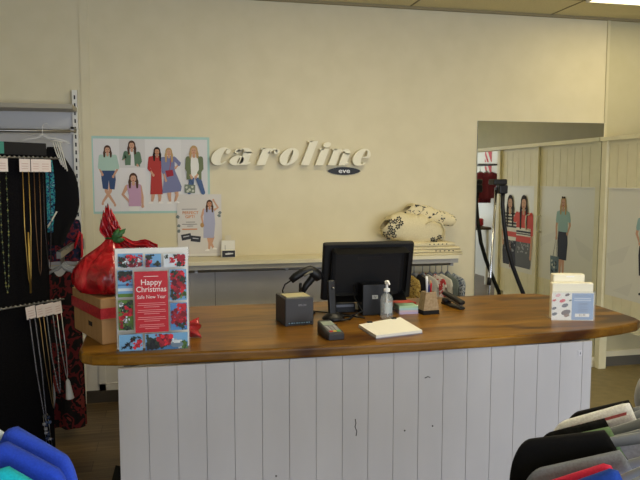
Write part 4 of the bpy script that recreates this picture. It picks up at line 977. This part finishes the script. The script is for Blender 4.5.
# necklace stand
t = thing('necklace_stand', 'black velvet necklace display stand with two hook rails at the left edge', 'display stand', (-.585, 3.66, 0), math.atan2(.68, .735))
M().rbox(-.62, 0, 0, .05, .12, 1.775, VELVET, .01).build('velvet_panel', t)
M().rbox(-.60, -.02, -.12, .18, 0, .03, BLACKM, .02).build('base', t)
for x in (-.5, -.1): M().box(x - .02, x + .02, .01, .04, .03, .1195, BLACKM).build('leg', t)
M().box(-.60, .0, -.006, -.0005, 1.765, 1.825, mat((22, 21, 23), .8)).build('header', t)
M().box(-.62, -.262, -.008, -.0065, 1.768, 1.825, mat((100, 44, 60), .7)).build('maroon_header_panel', t); M().box(-.26, -.225, -.008, -.0065, 1.768, 1.825, mat((60, 130, 116), .7)).build('teal_header_panel', t)
for z in (1.75, 1.03):
    q = M(); q.tube([(-.6, -.03, z), (.055, -.03, z)], .004, STEEL, 6)
    for i in range(26): q.ball((-.58 + i * .0245, -.03, z + .003), .0065, STEEL, 6)
    for x in (-.55, -.02): q.tube([(x, -.03, z), (x, -.0005, z)], .004, STEEL, 6)
    q.build('hook_rail', t)
stand = t.matrix_basis.copy()
stand = T(-.585, 3.66, 0) @ RZ(math.atan2(.68, .735))
# necklaces: card on the rail with chain loop
NK = [(-.118, 1.75, .056, .62, (186, 156, 84), 'gold chain', 0), (-.06, 1.75, .05, .58, (110, 84, 60), 'bronze chain', 0), (-.008, 1.75, .062, .56, (60, 56, 58), 'dark chain', 0), (-.235, 1.75, .06, .64, (70, 84, 60), 'long green bead', 1),
      (-.115, 1.03, .05, .60, (120, 120, 130), 'silver and blue bead', 2), (-.065, 1.03, .04, .55, (150, 126, 90), 'thin copper chain', 0), (-.018, 1.03, .062, .48, (140, 142, 146), 'grey bead', 1), (.035, 1.03, .045, .42, (206, 206, 206), 'silver chain with white tassel', 3)]
for i, (x, z, cw, ln, c, nm, kind) in enumerate(NK):
    row = 'top' if z > 1.5 else 'lower'
    t = bpy.data.objects.new('necklace', None); COL.objects.link(t); t.matrix_world = stand @ T(x - (.025 if z > 1.5 else .03), -.041, z) @ RY(0 if z > 1.5 else -.10); t.empty_display_size = .03
    tag(t, '%s necklace hanging from the %s rail of the black stand' % (nm, row), 'necklace', 'necklaces on the display stand')
    m = mat(c, .35, .9 if kind in (0, 3) else .2)
    q = M(); q.box(-cw / 2, cw / 2, -.002, 0, -.068, -.006, mat((214, 202, 196), .7)); 
    for j in range(3): q.box(-cw * .3, cw * .3, -.0024, -.0021, -.03 - j * .012, -.028 - j * .012, mat((176, 130, 124), .7))
    q.box(-.003, .003, -.004, .012, -.006, -.001, STEEL)
    q.build('card', t)
    q = M(); hw = cw * .28
    loop = [(-hw, -.006, -.066), (-hw * 1.05, -.006, -.066 - (ln - .07) * .5), (-hw * .4, -.006, -ln + .03), (0, -.006, -ln), (hw * .4, -.006, -ln + .03), (hw * 1.05, -.006, -.066 - (ln - .07) * .5), (hw, -.006, -.066)]
    q.tube(loop, .0022 if kind != 1 else .0015, m, 6)
    if kind in (1, 2):
        for seg in range(len(loop) - 1):
            A, B = Vector(loop[seg]), Vector(loop[seg + 1]); nb = max(2, int((B - A).length / .016))
            for j in range(nb): q.ball(A.lerp(B, j / nb), .0045, mat(((150, 150, 90) if j % 3 == 0 else (40, 44, 44)) if kind == 1 and i < 4 else c, .25, .5), 6)
    q.build('chain', t)
    if kind == 3:
        q = M(); q.lathe([(.004, 0), (.01, -.01), (.011, -.02), (.02, -.10), (.021, -.105)], WHITE, 12, (0, -.008, -ln)); q.build('tassel', t)
    if kind == 2:
        q = M()
        for j in range(14): q.ball((rnd.uniform(-.02, .02), -.01, -ln + rnd.uniform(-.12, .03)), rnd.uniform(.007, .011), mat(rnd.choice(((70, 90, 130), (150, 150, 156), (40, 50, 76))), .25, .2), 8)
        for xx in (-.012, .0, .012): q.tube([(xx, -.008, -ln + .03), (xx * 1.2, -.008, -ln - .14)], .0018, STEEL, 5)
        q.build('bead_cluster', t)
    if kind == 0 and i == 0:
        q = M(); q.tube([(0, -.006, -.66 + .3), (0.002, -.006, -.66)], .005, m, 6); q.build('drop_bar', t)

# ------------------------------------------------------------------ shop side seen in the mirror (far right, by the window)
for i, (y0, z0) in enumerate(((-.14, 1.92), (-.14, 1.70))):
    P = Print(.24, .19, mat((196, 30, 44), .6), .004)
    P.poly([(.02, .0), (.09, .0), (.22, .19), (.15, .19)], PAPER); P.poly([(.15, .0), (.19, .0), (.24, .07), (.24, .12)], PAPER)
    t = thing('sale_poster', ('upper', 'lower')[i] + ' red and white striped poster on the shop side wall, seen in the mirror', 'poster', (XE - .0245, y0 + .14, z0), -PI / 2); P.m.build('printed_sheet', t)
t = thing('clothes_rack', 'dark rail on the shop side wall seen in the mirror', 'clothes rack', (0, 0, 0))
M().tube([(XE - .3, -1.4, 1.86), (XE - .3, 1.6, 1.86)], .014, DARK, 8).build('rail', t)
for y in (-1.3, .1, 1.5): M().box(XE - .31, XE - .0205, y - .012, y + .012, 1.865, 1.89, DARK).build('bracket', t)
for i, (y, c, lab, L) in enumerate(((.43, (108, 42, 54), 'maroon jacket on the shop side rail seen in the mirror', .42), (.20, (120, 48, 60), 'wine red top on the shop side rail seen in the mirror', .5), (-.35, (150, 150, 140), 'pale top on the shop side rail seen in the mirror', .5))):
    g = M(); garment(g, .2, L, .05, .35, .07, fabric(c), .17, L * .8, .05, i)
    tag(g.build('garment', loc=(XE - .32, y, 1.76), rz=.35), lab, 'garment', 'clothes on the shop side rail')
    make_hanger('hanger holding the ' + lab.split(' on ')[0] + ' on the shop side rail', (XE - .32, y, 1.75), .35, HANGER, .16, .33, 'hangers on the shop side rail', hook=.10)
t = thing('display_table', 'low display table with patterned folded clothes by the shop side wall', 'table', (4.6, -.1, 0))
M().rbox(-.35, .3, -.7, .8, .86, .9, mat((84, 70, 54), .5), .01).build('table_top', t)
for x in (-.3, .25):
    for y in (-.65, .75): M().box(x - .02, x + .02, y - .02, y + .02, 0, .8595, WHITE).build('leg', t)
for i in range(6):
    o = M().rbox(-.14, .14, -.1, .1, 0, .10 + .02 * (i % 3), (pattern('folded_print', [(60, 50, 44), (150, 120, 90), (110, 70, 60)], 30), fabric((190, 60, 66)), fabric((60, 62, 70)))[i % 3], .03).build('folded_clothes', loc=(4.45 if i % 2 else 4.75, -.6 + i * .24, .901))
    tag(o, ('brown print', 'red', 'charcoal')[i % 3] + ' folded clothes on the display table, ' + ('window end', 'window end outer pile', 'middle inner pile', 'middle outer pile', 'fitting room end inner pile', 'fitting room end outer pile')[i], 'clothes', 'folded clothes on the display table')

# ------------------------------------------------------------------ light, world, camera
w = bpy.data.worlds.new('daylight'); sc.world = w; w.use_nodes = True
bg = w.node_tree.nodes['Background']; bg.inputs['Color'].default_value = (.62, .78, 1.0, 1); bg.inputs['Strength'].default_value = 1.0
L = bpy.data.lights.new('window_daylight', 'AREA'); L.shape = 'RECTANGLE'; L.size = 5.1; L.size_y = 1.9; L.energy = 230; L.color = (.78, .86, 1.0)
o = bpy.data.objects.new('window_daylight', L); COL.objects.link(o); o.location = (1.98, YF - .15, 1.5); o.rotation_euler = (math.radians(-90), 0, 0)
o.rotation_euler = (math.radians(90), 0, 0)
cam = bpy.data.cameras.new('camera'); cam.sensor_width = 36; cam.lens = 680 * 36 / 640; cam.clip_start = .05
co = bpy.data.objects.new('camera', cam); COL.objects.link(co); co.location = (0, 0, 1.65)
co.rotation_euler = (math.radians(90 - 5.17), 0, math.radians(-12.74)); sc.camera = co
vs = sc.view_settings; vs.view_transform = 'Standard'; vs.look = 'None'; vs.gamma = 1; vs.use_curve_mapping = False; vs.exposure = 0
